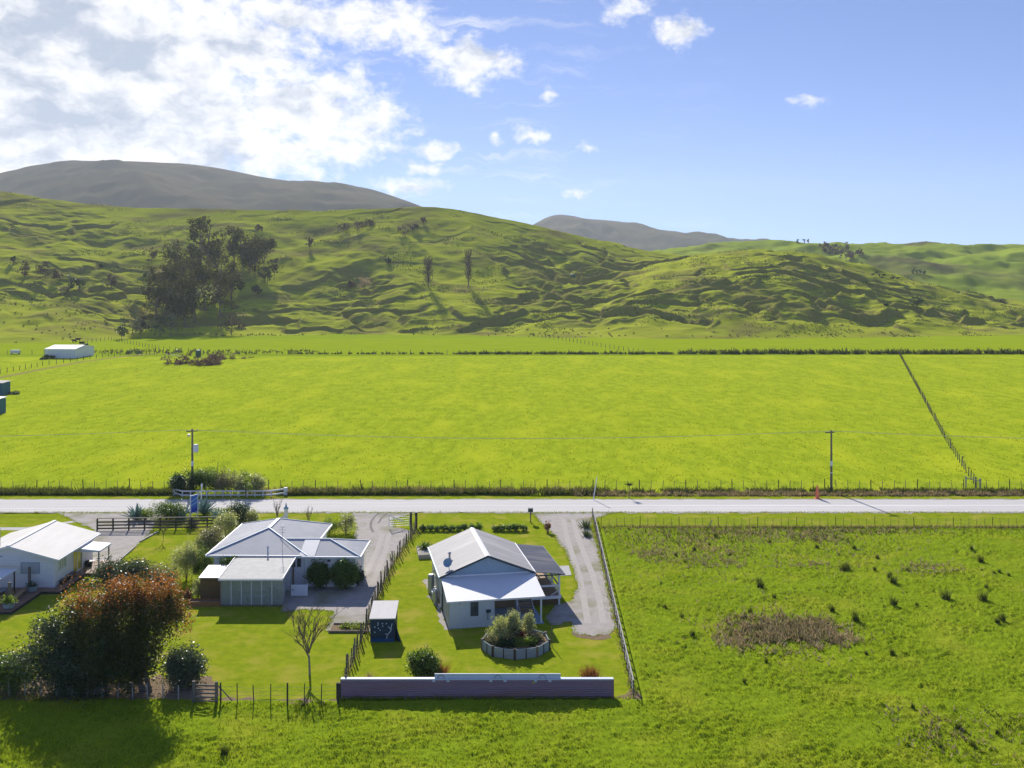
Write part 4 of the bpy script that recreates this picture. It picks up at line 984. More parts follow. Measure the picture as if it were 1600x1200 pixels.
b = MB(); b.lathe((0, 0, 2.35), [(.3, 0), (.27, .08), (.12, .2), (.05, .55), (.01, .7)], 8); part('finial', b, M['trim_blue'], gpill)
b = MB(); b.extrude([(-1.1, .02, 0), (-.18, .02, 0), (-.18, .02, 1.75), (-1.1, .02, .9)], (0, .06, 0)); part('wing_panel', b, M['white'], gpill)

# ================================================================== WEATHERBOARD HOUSE (left)
wh = thing('weatherboard_house', 'white weatherboard house with a white gabled roof and yellow curtained doors', 'house', (-44.55, 87.7, 0), 0)
b = MB(); b.extrude([(-3.9, .5, -.1), (3.85, .5, -.1), (3.85, .5, 2.84), (0, .5, 3.93), (-3.9, .5, 2.84)], (0, 8.1, 0)); part('wall', b, M['weatherboard'], wh)
rf = MB(); rf.slab([(4.38, 0, 2.88), (4.38, 9.0, 2.88), (0, 9.0, 4.08), (0, 0, 4.08)], .07); rf.slab([(-4.38, 0, 2.88), (-4.38, 9.0, 2.88), (0, 9.0, 4.08), (0, 0, 4.08)], .07); wrf = part('roof', rf, M['roof_white'], wh)
b = MB(); b.beam((0, -.04, 4.09), (0, 9.04, 4.09), .3, .07); part('ridge_cap', b, M['roof_clean'], wrf)
b = MB(); b.beam((0, -.03, 4.0), (4.4, -.03, 2.8), .05, .16); b.beam((0, -.035, 4.0), (-4.4, -.035, 2.8), .05, .16); part('barge_board', b, M['roof_clean'], wrf)
b = MB(); b.box((4.39, 0, 2.72), (4.5, 9.0, 2.85)); part('gutter', b, M['white'], wh)
b = MB(); b.tube([(-1.2, 1.0, 3.7), (-1.2, 1.0, 5.4)], .02, 5); part('aerial', b, M['steel'], wh)
window(wh, (.95, 1.55), (2.5, 2.4), 'y', .5, M['trim_blue'], M['glass_pale'], .07, (.5,))
window(wh, (1.35, 1.5), (2.8, 2.4), 'x+', 3.85, M['white'], M['glass_green'], .06, (.33, .66))
for y0 in (4.3, 5.25): window(wh, (y0, .4), (y0 + .8, 2.35), 'x+', 3.85, M['white'], M['glass_yellow'], .07, (), 'door')
b = MB(); b.box((-1.1, .46, 2.95), (-.75, .5, 3.05)); part('wall_vent', b, M['trim_blue'], wh)
b = MB(); b.slab([(3.9, 4.4, 2.66), (6.3, 4.2, 2.5), (6.35, 6.8, 2.5), (3.95, 6.9, 2.66)], .08); pr = part('porch_roof', b, M['roof_clean'], wh)
b = MB(); b.box((3.95, 4.16, 2.36), (6.34, 4.22, 2.5)); b.box((6.33, 4.24, 2.34), (6.39, 6.8, 2.48)); part('fascia', b, M['white'], pr)
for (x, y) in ((6.2, 4.35), (6.2, 6.65), (4.6, 4.35)):
    b = MB(); b.box((x - .055, y - .055, 0), (x + .055, y + .055, 2.42)); part('post', b, M['wood_pale'], wh)
dkk = thing('timber_deck', 'reddish timber deck wrapping the white weatherboard house', 'deck', (0, 0, 0))
for a_, c_ in (((-53, 81.9, .14), (-41.35, 88.15, .25)), ((-41.35, 87.1, .14), (-39.75, 88.15, .25)), ((-40.67, 88.15, .14), (-39.75, 92.4, .25)), ((-40.67, 92.4, .14), (-38.2, 96.6, .245))):
    b = MB(); b.box(a_, c_); part('platform', b, M['wood_red'], dkk)
b = MB(); b.box((-41.33, 81.86, 0), (-41.28, 87.05, .2)); b.box((-53, 81.83, 0), (-41.35, 81.88, .2)); b.box((-41.3, 87.04, 0), (-39.75, 87.09, .2)); b.box((-39.73, 87.1, 0), (-39.68, 92.3, .2)); part('skirt', b, M['wood_dark'], dkk)
def dpost(px, py, h, label):
    p = G(px, py, .25); t = thing('deck_post', label, 'post', p, 0, 'posts on the timber deck'); b = MB(); b.tube([(0, 0, 0), (0, 0, h)], .13, 10); part('shaft', b, M['wood_grey'], t); return p
p1 = dpost(46, 921, 1.95, 'grey round post standing below the blue framed window')
p2 = dpost(15, 946, 1.95, 'grey round post standing by the awning and grass tub')
def tub(px, py, label, plant, m, lab2, n, blobs):
    p = G(px, py, .25); t = thing('plant_tub', label, 'planter', p, 0, 'blue grey tubs on the deck'); b = MB(); b.lathe((0, 0, 0), [(.36, 0), (.43, .1), (.46, .5), (.4, .5), (.38, .42)], 14); part('pot', b, M['wood_blue'], t)
    bush(plant, lab2, 'plant', (p.x, p.y, p.z + .42), blobs, n, .14, m, seed=px)
tub(50, 924, 'round blue grey tub at the foot of the post below the window', 'potted_plant', M['l_dark'], 'small dark plant in the tub below the window', 120, [(0, 0, .1, .3, .3, .12)])
tub(14, 950, 'round blue grey tub holding a yellow grass at the deck corner', 'potted_grass', M['l_bright'], 'yellow green grass plant in the tub at the deck corner', 420, [(0, 0, .22, .38, .38, .2)])
t = thing('log_bench', 'long pale timber bench along the deck edge between the tubs', 'bench', G(22, 941, .25)); d_ = G(42, 924, .25) - G(24, 939, .25)
b = MB(); b.beam((0, 0, .38), tuple(d_ + Vector((0, 0, .38))), .4, .08); part('seat', b, M['wood_tan'], t)
for f_ in (.12, .88):
    b = MB(); b.box((d_.x * f_ - .12, d_.y * f_ - .12, 0), (d_.x * f_ + .12, d_.y * f_ + .12, .34)); part('leg', b, M['wood_grey'], t)
aw = thing('patio_canopy', 'low flat white canopy over the deck beside the house wall', 'canopy', (-43.3, 84.2, .25))
b = MB(); b.slab([(-.25, -.1, 1.92), (.1, 2.7, 2.05), (-6, 2.9, 2.15), (-6, -.1, 2.02)], .05); part('roof_panel', b, M['roof_clean'], aw)
for (x, y) in ((-.45, .1), (-.2, 2.5), (-5.5, .2), (-5.5, 2.6)):
    b = MB(); b.box((x - .05, y - .05, 0), (x + .05, y + .05, 1.9)); part('post', b, M['wood_dark'], aw)
pt = thing('picnic_table', 'pale blue picnic table under the low canopy on the deck', 'table', (-44.6, 85.2, .25))
b = MB(); b.box((-1.0, -.4, .68), (1.0, .4, .74)); part('tabletop', b, M['wood_blue'], pt)
for y in (-.75, .75):
    b = MB(); b.box((-1.0, y - .14, .4), (1.0, y + .14, .45)); part('bench_seat', b, M['wood_blue'], pt)
for x in (-.7, .7):
    b = MB(); b.beam((x, -.7, 0), (x, -.15, .7), .06, .08); b.beam((x, .7, 0), (x, .15, .7), .06, .08); b.box((x - .03, -.8, .34), (x + .03, .8, .4)); part('leg', b, M['wood_dark'], pt)
def dbench(x, y, label, w=.9):
    t = thing('porch_bench', label, 'bench', (x, y, .25), 0, 'dark seats against the house wall'); b = MB(); b.box((-.2, -w / 2, .36), (.2, w / 2, .42)); part('seat', b, M['wood_grey'], t)
    for yy in (-w / 2 + .12, w / 2 - .12):
        b = MB(); b.box((-.15, yy - .04, 0), (.15, yy + .04, .36)); part('leg', b, M['black'], t)
dbench(-40.4, 89.3, 'dark topped seat on the deck just below the green curtained window')
dbench(-40.4, 91.0, 'dark topped seat on the deck before the yellow curtained doors', 1.4)
t = thing('log_basket', 'dark round basket on the deck beyond the yellow doors', 'basket', (-40.35, 94.6, .25)); b = MB(); b.lathe((0, 0, 0), [(.25, 0), (.34, .2), (.36, .5), (.3, .52), (.05, .6)], 12); part('body', b, M['black'], t)

# ================================================================== IRON FENCE
fx0, fx1, fy = G(533, 1091).x, G(958, 1091).x, G(745, 1091).y
fe = thing('iron_fence', 'long low maroon corrugated iron fence across the front of the cottage garden', 'fence', (fx0, fy, 0))
L_ = fx1 - fx0
n_ = 5
for k in range(n_):
    b = MB(); zs = [-.15 + 1.37 * j / 66 for j in range(67)]; xa, xb = L_ * k / n_, L_ * (k + 1) / n_ + (.05 if k < n_ - 1 else 0)
    ys = [-.03 - .004 * (k % 2) - .03 * math.sin(z * 2 * PI / .15) for z in zs]
    b.extrude([(xa, y, z) for y, z in zip(ys, zs)] + [(xa, y + .008, z) for y, z in zip(ys[::-1], zs[::-1])], (xb - xa, 0, 0)); part('iron_sheet', b, M['iron'], fe)
b = MB(); b.box((-.02, -.055, 1.22), (L_ + .02, .24, 1.30)); part('cap_board', b, M['cap'], fe)
b = MB(); b.box((146 / 425 * L_, .05, 1.30), (343 / 425 * L_, .12, 1.60)); part('back_board', b, M['cap'], fe, 'white board standing above the fence')
arcs = MB()
for px in (689, 778, 848):
    cx = (px - 533) / 425 * L_
    pts = [(cx + .22 * math.cos(a), .035, 1.305 + .22 * math.sin(a)) for a in np.linspace(0, PI, 14)]
    for p, q in zip(pts[:-1], pts[1:]): arcs.beam(p, q, .02, .028, up=(0, 1, 0))
    for s in (-1, 1):
        b = MB(); b.box((cx + s * .47 - .1, -.075, 1.10), (cx + s * .47 + .1, -.057, 1.225)); part('white_plate', b, M['cap'], fe)
part('painted_arch', arcs, M['trim_dark'], fe)
b = MB(); b.box(((834 - 533) / 425 * L_ - .1, -.05, 1.0), ((834 - 533) / 425 * L_ + .1, -.03, 1.14)); part('yellow_plate', b, M['yellow'], fe)
for k in range(8):
    x = L_ * k / 7; b = MB(); b.box((x - .06, .03, -.1), (x + .06, .15, 1.215)); part('post', b, M['wood_grey'], fe)
b = MB(); b.box((-.32, -.05, -.1), (-.06, .12, 1.0)); part('end_post', b, M['wood_dark'], fe)

# ================================================================== FENCES
def fence(name, label, pts, gap, h, r, big=0, wires=(.3, .55, .8, 1.0), lean=.03, rail=None, m='wood_grey', bigm=None, seed=1, zf=None, group=None, cap=100, wr=.008, hb=1.12, pname='post', bname=None):
    rnd = random.Random(seed)
    V2 = [Vector(p) for p in pts]
    seg = [(V2[i + 1] - V2[i]).length for i in range(len(V2) - 1)]; tot = sum(seg)
    n = max(2, int(tot / gap))
    def at(s):
        i = 0
        while i < len(seg) - 1 and s > seg[i]: s -= seg[i]; i += 1
        return V2[i].lerp(V2[i + 1], s / seg[i])
    base = at(0); zz = (lambda p: zf(p.x, p.y)) if zf else (lambda p: 0)
    t = thing(name, label, 'fence', (base.x, base.y, 0), 0, group)
    tops = []
    items = []
    for k in range(n + 1):
        p = at(tot * k / n); z = zz(p)
        bg = big and (k % big == 0 or k == n)
        hh = h * (hb if bg else 1) * rnd.uniform(.94, 1.05); rr = r * (1.7 if bg else 1)
        o = Vector((p.x - base.x, p.y - base.y, z)); tp = o + Vector((rnd.gauss(0, lean), rnd.gauss(0, lean), hh))
        items.append((o, tp, rr, bg, (p - Vector((0, 0))).length)); tops.append((o, tp))
    keep = set(range(len(items)))
    if len(items) > cap: keep = set(sorted(keep, key=lambda i: items[i][4])[:cap])
    rest = MB()
    for i, (o, tp, rr, bg, _) in enumerate(items):
        b = rest if i not in keep else MB()
        b.tube([o - Vector((0, 0, .12)), tp], [rr, rr * .9], 6)
        if i in keep: part((bname or pname) if bg else pname, b, M[bigm or m] if bg else M[m], t)
    if rest.v: o = part('far_posts', rest, M[m], t); o['kind'] = 'stuff'
    if wires:
        b = MB()
        for w in wires:
            for i in range(n):
                (o, tp), (o2, tp2) = tops[i], tops[i + 1]
                b.tube([o.lerp(tp, w / h * .93), o2.lerp(tp2, w / h * .93)], wr, 3, cap=False)
        part('wires', b, M['wire'], t)
    if rail:
        for (z, w, hh, mm) in rail:
            for i in range(0, n, 2):
                (o, tp) = tops[i]; (o2, tp2) = tops[min(i + 2, n)]
                a_, c_ = o + Vector((0, 0, z)), o2 + Vector((0, 0, z))
                if (c_ - a_).length < .01: continue
                b = MB(); b.beam(a_, c_, w, hh); part('rail', b, M[mm], t)
    return t
def g2(px, py): p = G(px, py); return (p.x, p.y)
fence('wire_fence', 'post and wire fence with thin battens between the drive and cottage lawn', [g2(649, 829), g2(640, 846), g2(616, 880), g2(598, 915), g2(580, 958), g2(563, 1006), g2(541, 1058), g2(536, 1088)], .82, 1.3, .042, 4, lean=.08, m='wood_dark', bigm='wood_grey', seed=2, bname='strainer_post')
fence('rail_fence', 'silvery timber rail fence along the right of the cottage garden', [g2(926, 808), g2(990, 1090)], 1.55, 1.12, .07, 0, wires=(.35, .62, .86), lean=.015, rail=[(1.13, .075, .05, 'wood_pale')], m='wood_grey', seed=3)
fence('wire_fence', 'post and wire fence under the big russet tree with leaning pale posts', [g2(-60, 1088), g2(120, 1089), g2(303, 1099)], 1.05, 1.12, .045, 0, lean=.035, m='wood_pale', seed=4)
fence('wire_fence', 'post and wire fence with thick and thin posts left of the iron fence', [g2(345, 1102), g2(440, 1103), g2(528, 1101)], 1.05, 1.42, .035, 4, wires=(.4, .7, 1.0, 1.25), lean=.03, m='wood_dark', seed=5, hb=1.05, bname='strainer_post')
fence('wire_fence', 'post and batten fence along the roadside edge of the rough paddock', [(9.9, 110.3), (62, 110.0)], .86, 1.05, .022, 5, lean=.03, m='wood_grey', bigm='wood_dark', seed=6, bname='strainer_post')
fence('wire_fence', 'long post and wire fence along the far side of the road', [(-74, 129.2), (74, 129.4)], 1.5, 1.25, .038, 4, lean=.05, m='wood_grey', bigm='wood_dark', seed=7, bname='strainer_post')
fence('wire_fence', 'long thin fence in front of the hill at the back of pasture', [(-205, 352), (40, 353), (215, 357)], 4.3, 1.5, .10, 0, wires=(), lean=.05, m='wood_grey', seed=8)
fence('wire_fence', 'fence running up the right of the far pasture to the hill', [g2(1525, 762), g2(1478, 690), g2(1405, 554)], 2.6, 1.3, .06, 6, wires=(.5, 1.0), lean=.06, m='wood_dark', bigm='wood_grey', seed=9, wr=.012)
fence('wire_fence', 'faint fence across the strip below the hummocky hill', [g2(790, 520), g2(880, 532), g2(1005, 553)], 4.0, 1.6, .11, 0, wires=(), lean=.06, m='wood_grey', seed=10)
fence('wire_fence', 'fence past the white barn on the left edge of the far pasture', [g2(-20, 588), g2(70, 571), g2(200, 553), g2(240, 549)], 3.4, 1.4, .09, 0, wires=(), lean=.06, m='wood_dark', seed=11)
fence('wire_fence', 'distant fence on the strip right of the white barn', [g2(130, 537), g2(170, 531), g2(250, 546), g2(345, 554)], 4.0, 1.5, .10, 0, wires=(), lean=.06, m='wood_grey', seed=12)
# strainer assembly at the corner by the road
t = thing('fence_strainer', 'pale timber corner brace where the right fence meets the roadside fence', 'fence post', (G(1526, 764).x, G(1526, 764).y + .3, 0))
b = MB(); b.tube([(-1.0, .6, 0), (-1.0, .6, 1.5)], .1, 8); part('post', b, M['wood_pale'], t)
b = MB(); b.tube([(.6, 0, 0), (.6, 0, 1.3)], .12, 8); part('post', b, M['wood_pale'], t)
b = MB(); b.tube([(-1.0, .6, 1.3), (.6, 0, .95)], .07, 6); part('brace', b, M['wood_pale'], t)
# gate under the tree
t = thing('paddock_gate', 'short grey timber railed gate between the two front fences', 'gate', (G(305, 1100).x, G(305, 1100).y, 0), R(-4))
for k in range(5):
    b = MB(); b.box((.05, -.03, .18 + k * .25), (1.3, .03, .28 + k * .25)); part('rail', b, M['wood_grey'], t)
for x in (-.1, 1.42):
    b = MB(); b.tube([(x, 0, -.1), (x, 0, 1.5)], .11, 8); part('post', b, M['wood_grey'], t)
b = MB(); b.beam((1.5, .1, 1.2), (2.3, .5, .05), .07, .07); part('brace', b, M['wood_grey'], t)
# drive gate, open, on the middle drive
t = thing('farm_gate', 'open grey metal farm gate at the roadside end of the wire fence', 'gate', (G(608, 826).x, G(608, 826).y, 0))
d_ = G(640, 824) - G(608, 826)
for z in (.25, .5, .75, 1.0, 1.2):
    b = MB(); b.tube([(0, 0, z), (d_.x, d_.y, z)], .028, 6); part('rail', b, M['steel'], t)
b = MB(); b.tube([(0, 0, .2), (0, 0, 1.5)], .035, 6); b.tube([(d_.x, d_.y, .2), (d_.x, d_.y, 1.22)], .035, 6); b.tube([(0, 0, 1.5), (d_.x * .7, d_.y * .7, .7)], .05, 6); part('frame', b, M['white'], t)
b = MB(); b.tube([(d_.x + .15, d_.y, 0), (d_.x + .15, d_.y, 1.7)], .12, 8); part('post', b, M['wood_dark'], t)
b = MB(); b.tube([(d_.x + .75, d_.y - .2, 0), (d_.x + .75, d_.y - .2, 1.75)], .14, 8); part('post', b, M['black'], t)
# dark board fence
rb = thing('board_fence', 'long dark stained three rail fence across the left gravel yard', 'fence', (G(152, 829).x, G(152, 829).y, 0))
Lb = (G(348, 826) - G(152, 829)); nb_ = 8
for k in range(nb_ + 1):
    p = Lb * k / nb_; b = MB(); b.box((p.x - .07, p.y - .07, -.1), (p.x + .07, p.y + .07, 1.3)); part('post', b, M['wood_dark'], rb)
for z in (.25, .6, .95):
    b = MB(); b.beam((0, -.1, z), tuple(Lb + Vector((0, -.1, z))), .04, .16); part('rail', b, M['wood_dark'], rb)
b = MB(); b.beam((0, -.02, 1.33), tuple(Lb + Vector((0, -.02, 1.33))), .2, .05); part('top_rail', b, M['wood_grey'], rb)
# kerb of white timber along the gravel yard
for i, (a_, c_) in enumerate((((178, 884), (211, 855)), ((219, 847), (246, 832)))):
    a_, c_ = G(*a_), G(*c_)
    t = tag(MB().beam((0, 0, .07), tuple(c_ - a_ + Vector((0, 0, .07))), .16, .14).build('edging_timber', M['wood_pale']), ('long' if i == 0 else 'short') + ' pale edging timber between gravel yard and lawn, ' + ('nearer the porch' if i == 0 else 'nearer the board fence'), 'edging', 'edging timbers of the gravel yard'); t.location = a_
# white guard rail on the bridge
gr = thing('guard_rail', 'white painted timber rail fence along the far side of the road', 'guard rail', (G(265, 779).x, 125.0, 0))
gp_ = [G(265, 778).x, G(282, 778).x, G(420, 778).x, G(440, 778).x]
pts = [Vector((gp_[0] - gp_[0], 1.3, 0)), Vector((gp_[1] - gp_[0], 0, 0)), Vector((gp_[2] - gp_[0], 0.2, 0)), Vector((gp_[3] - gp_[0], 1.4, 0))]
for a_, c_ in zip(pts[:-1], pts[1:]):
    for z in (.28, .78):
        b = MB(); b.beam(a_ + Vector((0, 0, z)), c_ + Vector((0, 0, z)), .07, .17); part('rail', b, M['white'], gr)
n_ = 11
for k in range(n_ + 1):
    p = pts[1].lerp(pts[2], k / n_); b = MB(); b.box((p.x - .06, p.y + .05, 0), (p.x + .06, p.y + .17, .84)); part('post', b, M['white'], gr)
for p in (pts[0], pts[3]):
    b = MB(); b.box((p.x - .22, p.y - .12, 0), (p.x + .22, p.y + .12, .95)); part('end_post', b, M['white'], gr)

# ================================================================== POLES, SIGNS, SMALL ROADSIDE THINGS
def pole(px, Y, top_py, label, transformer):
    X = Xat(px, Y); h = Zat(top_py, Y)
    t = thing('power_pole', label, 'power pole', (X, Y, 0), 0, 'power poles along the road')
    b = MB(); b.tube([(0, 0, -.2), (0, 0, h)], [.17, .11], 8); part('shaft', b, M['wood_grey'], t)
    b = MB(); b.tube([(0, 0, h * .42), (0, 0, h * .50)], [.158, .152], 8); b.tube([(0, 0, h * .30), (0, 0, h * .315)], [.164, .163], 8); part('white_band', b, M['paint_white'], t)
    b = MB(); b.beam((-.75, 0, h - .35), (.55, .5, h - .35), .09, .11); part('crossarm', b, M['wood_dark'], t)
    for f_ in (-.68, -.2, .5):
        b = MB(); b.lathe((f_, (f_ + .75) / 1.3 * .5, h - .29), [(.03, 0), (.06, .05), (.05, .16), (.02, .2)], 8); part('insulator', b, M['steel'], t)
    if transformer:
        b = MB(); b.lathe((.48, -.1, h * .64), [(.3, 0), (.33, .04), (.33, .85), (.2, .98)], 12); part('transformer', b, M['white'], t)
        b = MB(); b.beam((0, 0, h * .68), (.4, -.08, h * .68), .06, .06); b.beam((0, 0, h * .74), (.4, -.08, h * .74), .06, .06); part('bracket', b, M['steel'], t)
        b = MB(); b.box((-.6, -.05, h - 1.0), (-.3, .1, h - .7)); part('fuse_box', b, M['steel'], t)
    return X, Y, h
Lp = pole(300.5, 127.6, 670, 'weathered power pole carrying a white transformer behind the roadside shrubs', True)
Rp = pole(1299, 128.3, 672, 'plain weathered power pole on the bank across from the rough paddock', False)
wl = thing('power_line', 'three thin power wires strung between the two poles along the road', 'power line', (Lp[0], Lp[1], 0))
for f_ in (-.68, -.2, .5):
    pts = []
    for i in range(33):
        q = -.7 + 2.4 * i / 32
        sag = (q % 1.0) * (1 - q % 1.0) * 4 * 1.1
        pts.append((q * (Rp[0] - Lp[0]) + f_, q * (Rp[1] - Lp[1]) + (f_ + .75) / 1.3 * .5, Lp[2] - .1 + q * (Rp[2] - Lp[2]) - sag))
    b = MB(); b.tube(pts, .009, 4); part('wire', b, M['powerwire'], wl)
def stick(name, label, cat, px, py, h, r, m, tilt=(0, 0), cap=None):
    p = G(px, py); t = thing(name, label, cat, p); b = MB(); b.tube([(0, 0, 0), (tilt[0], tilt[1], h)], r, 8); part('shaft', b, m, t)
    if cap: b = MB(); b.lathe((tilt[0], tilt[1], h), cap[0], 8); part(cap[1], b, cap[2], t)
    return t
sg = thing('sale_sign', 'blue sale board with pale diagonal bands on a white post', 'sign', G(297.5, 815), R(60))
b = MB(); b.box((-.05, -.05, 0), (.05, .05, 2.95)); b.box((1.0, -.05, .3), (1.08, .05, 2.95)); part('post', b, M['white'], sg)
b = MB(); b.box((.05, -.03, .95), (1.0, .03, 2.92)); pn = part('panel', b, M['sign_blue'], sg)
b = MB()
for z in (2.45, 2.0): b.add([(.06, -.034, z - .35), (.99, -.034, z), (.99, -.034, z + .2), (.06, -.034, z - .15)], [(0, 1, 2, 3)])
part('pale_band', b, M['sign_light'], pn)
b = MB(); b.add([(.06, -.034, 1.0), (.99, -.034, 1.0), (.99, -.034, 1.55), (.06, -.034, 1.3)], [(0, 1, 2, 3)]); part('deep_band', b, M['sign_deep'], pn)
stick('marker_post', 'white marker post with a pointed head before the white guard rail', 'marker post', 314, 786, 2.0, .07, M['white'], (.1, 0), ([(.1, 0), (.14, .25), (.02, .45)], 'head', M['white']))
stick('leaning_marker', 'pale pole leaning to the right on the far verge near the road', 'marker post', 927, 781, 2.7, .06, M['white'], (.45, .2), ([(.1, 0), (.1, .05)], 'head', M['steel']))
p = G(1277, 779); t = thing('orange_marker', 'tall faded orange safety marker standing on the far verge', 'marker', p)
b = MB(); b.lathe((0, 0, 0), [(.24, 0), (.26, .1), (.2, .5), (.24, .8), (.16, 1.15), (.12, 1.5), (.03, 1.75)], 8); part('body', b, M['orange'], t)
b = MB(); b.box((-.35, -.3, 0), (.35, .3, .06)); part('base', b, M['orange'], t)
p = G(829, 816); t = thing('mailbox', 'dark mailbox on a timber post beside the cottage driveway entrance', 'mailbox', p)
b = MB(); b.box((-.06, -.06, 0), (.06, .06, 1.2)); b.beam((0, 0, .75), (.2, 0, 1.18), .06, .06); part('post', b, M['wood_grey'], t)
b = MB(); b.extrude([(-.28, -.25, 1.2), (.28, -.25, 1.2), (.28, -.25, 1.5), (.2, -.25, 1.62), (-.2, -.25, 1.62), (-.28, -.25, 1.5)], (0, .55, 0)); part('box', b, M['trim_dark'], t)
stick('leaning_post', 'short broken post leaning beside the roadside fence of rough paddock', 'post', 1106, 826, .95, .05, M['wood_pale'], (.5, 0))
# raised vegetable box beside the cottage
rb2 = thing('vegetable_box', 'pale timber vegetable box on the lawn left of the cottage roof', 'planter', (G(664, 866).x, G(664, 866).y, 0), R(9))
for a_, c_ in (((-.75, -1.6, 0), (-.69, 1.6, .4)), ((.69, -1.6, 0), (.75, 1.6, .4)), ((-.69, -1.6, 0), (.69, -1.54, .4)), ((-.69, 1.54, 0), (.69, 1.6, .4))):
    b = MB(); b.box(a_, c_); part('board', b, M['wood_pale'], rb2)
b = MB(); b.box((-.69, -1.54, 0), (.69, 1.54, .32)); part('soil', b, M['gravel'], rb2)
bush('low_plant', 'leafy green plant at the far end of the vegetable box', 'plant', (rb2.location.x, rb2.location.y + .9, .3), [(0, 0, .25, .45, .4, .3)], 320, .16, M['l_green'], seed=41)

# ================================================================== SHRUBS AND TREES OF THE GARDENS
def shrub(px, py, wpx, top, label, m, n=900, leaf=.15, name='garden_shrub', cat='shrub', group=None, dep=None, seed=None, **k):
    p = G(px, py); w = wpx * p.y / F; h = Zat(top, p.y + .01)
    sd_ = seed if seed is not None else int(px * 7 + py) % 997
    return bush(name, label, cat, p, ball(w, h, .02, dep or w * .9, sd_), n, leaf, M[m], group, seed=sd_, clump=min(.3, w * .1), **k)
# the big tree group by the front fence
def tree_at(px, py, blobs_px, label, parts, seed, trunk=.16, dy=0, name='garden_tree', nb=7):
    """blobs in photo pixels relative to the base: (dx, up, rx, rz, depth offset m)"""
    p = G(px, py); p.y += 0; s = p.y / F
    t = thing(name, label, 'tree', p)
    for (nm, bl, n, leaf, m, asp, clump, shell, lab) in parts:
        bb = [(a * s, d, z * s, rx * s, rx * s * .85, rz * s, 1.0) for (a, z, rx, rz, d) in bl]
        o = leaf_mesh(nm, crown_pts(bb, n, seed + len(nm), clump * 1.25, max(10, n // 75), shell=shell), leaf, M[m], t, asp, .3, seed)
        if lab: o['label'] = lab
    mb = MB(); rnd = random.Random(seed); allb = [b for pt in parts for b in pt[1]]
    for k in range(4):
        b = rnd.choice(allb)
        limbs(mb, (rnd.uniform(-.4, .4), rnd.uniform(-.3, .3), 0), (b[0] * s, b[4], b[1] * s), trunk, 1.2, nb, rnd)
    mb.build('trunk', M['bark'], t)
    return t
tree_at(95, 1079, [], 'dark glossy leaved tree at the left of the group by the front fence', [
    ('crown', [(-15, 60, 44, 52, .2), (10, 95, 36, 38, .4), (-32, 78, 28, 36, -.3), (25, 45, 38, 42, -.6), (-5, 30, 45, 30, -.5)], 15000, .17, 'l_gloss', .55, .34, .5, None),
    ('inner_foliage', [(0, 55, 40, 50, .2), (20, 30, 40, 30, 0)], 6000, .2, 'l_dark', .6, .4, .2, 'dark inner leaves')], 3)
tree_at(160, 1080, [], 'tall tree with russet brown top leaves in the middle of the group', [
    ('crown', [(-20, 115, 44, 40, .4), (25, 112, 40, 42, 0), (0, 70, 48, 48, -.3), (-10, 30, 45, 30, -.4), (35, 50, 36, 44, -.5)], 21000, .16, 'l_olive', .5, .33, .5, None),
    ('russet_foliage', [(-48, 128, 18, 18, .6), (-22, 142, 28, 24, .6), (18, 150, 26, 24, .5), (45, 140, 22, 24, .4), (5, 138, 32, 18, -.2)], 7000, .15, 'l_red', .5, .30, .6, 'russet brown upper leaves'),
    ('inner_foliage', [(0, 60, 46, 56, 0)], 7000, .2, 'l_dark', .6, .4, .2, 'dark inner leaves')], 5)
tree_at(228, 1078, [], 'tall russet topped tree at the right of the group, its right side overhanging the lawn', [
    ('crown', [(-12, 108, 40, 38, .2), (22, 112, 30, 34, 0), (-2, 72, 28, 34, -.3), (-26, 42, 30, 36, -.2), (38, 124, 18, 18, .1)], 17000, .16, 'l_olive', .5, .33, .5, None),
    ('russet_foliage', [(-18, 152, 30, 20, .5), (18, 150, 26, 22, .4), (42, 132, 20, 18, .2), (52, 112, 14, 16, 0)], 6000, .15, 'l_red', .5, .30, .6, 'russet brown upper leaves'),
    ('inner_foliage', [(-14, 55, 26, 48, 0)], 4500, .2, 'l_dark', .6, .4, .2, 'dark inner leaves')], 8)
shrub(288, 1074, 64, 1014, 'round glossy shrub on bare soil right of the russet trees', 'l_gloss', 4200, .19, up=.6, asp=.45)
shrub(18, 1080, 84, 1026, 'yellowish green shrub at the left foot of the dark glossy tree', 'l_green', 3800, .17)
p = G(150, 1084); t = thing('fallen_branch', 'pale dead branch lying in the fence under the russet trees', 'branch', (p.x, p.y - .4, .1))
b = MB(); rnd = random.Random(4)
for k in range(9):
    a = rnd.uniform(-.4, .6); l = rnd.uniform(.6, 1.6); b.tube([(k * .12 - .5, 0, .05), (k * .12 - .5 + l * math.cos(a) * .6, rnd.uniform(-.3, .3), .25 + l * .22), (k * .12 - .5 + l * math.cos(a), rnd.uniform(-.4, .4), .05 + rnd.random() * .3)], [.035, .025, .01], 5)
part('twigs', b, M['stone'], t)
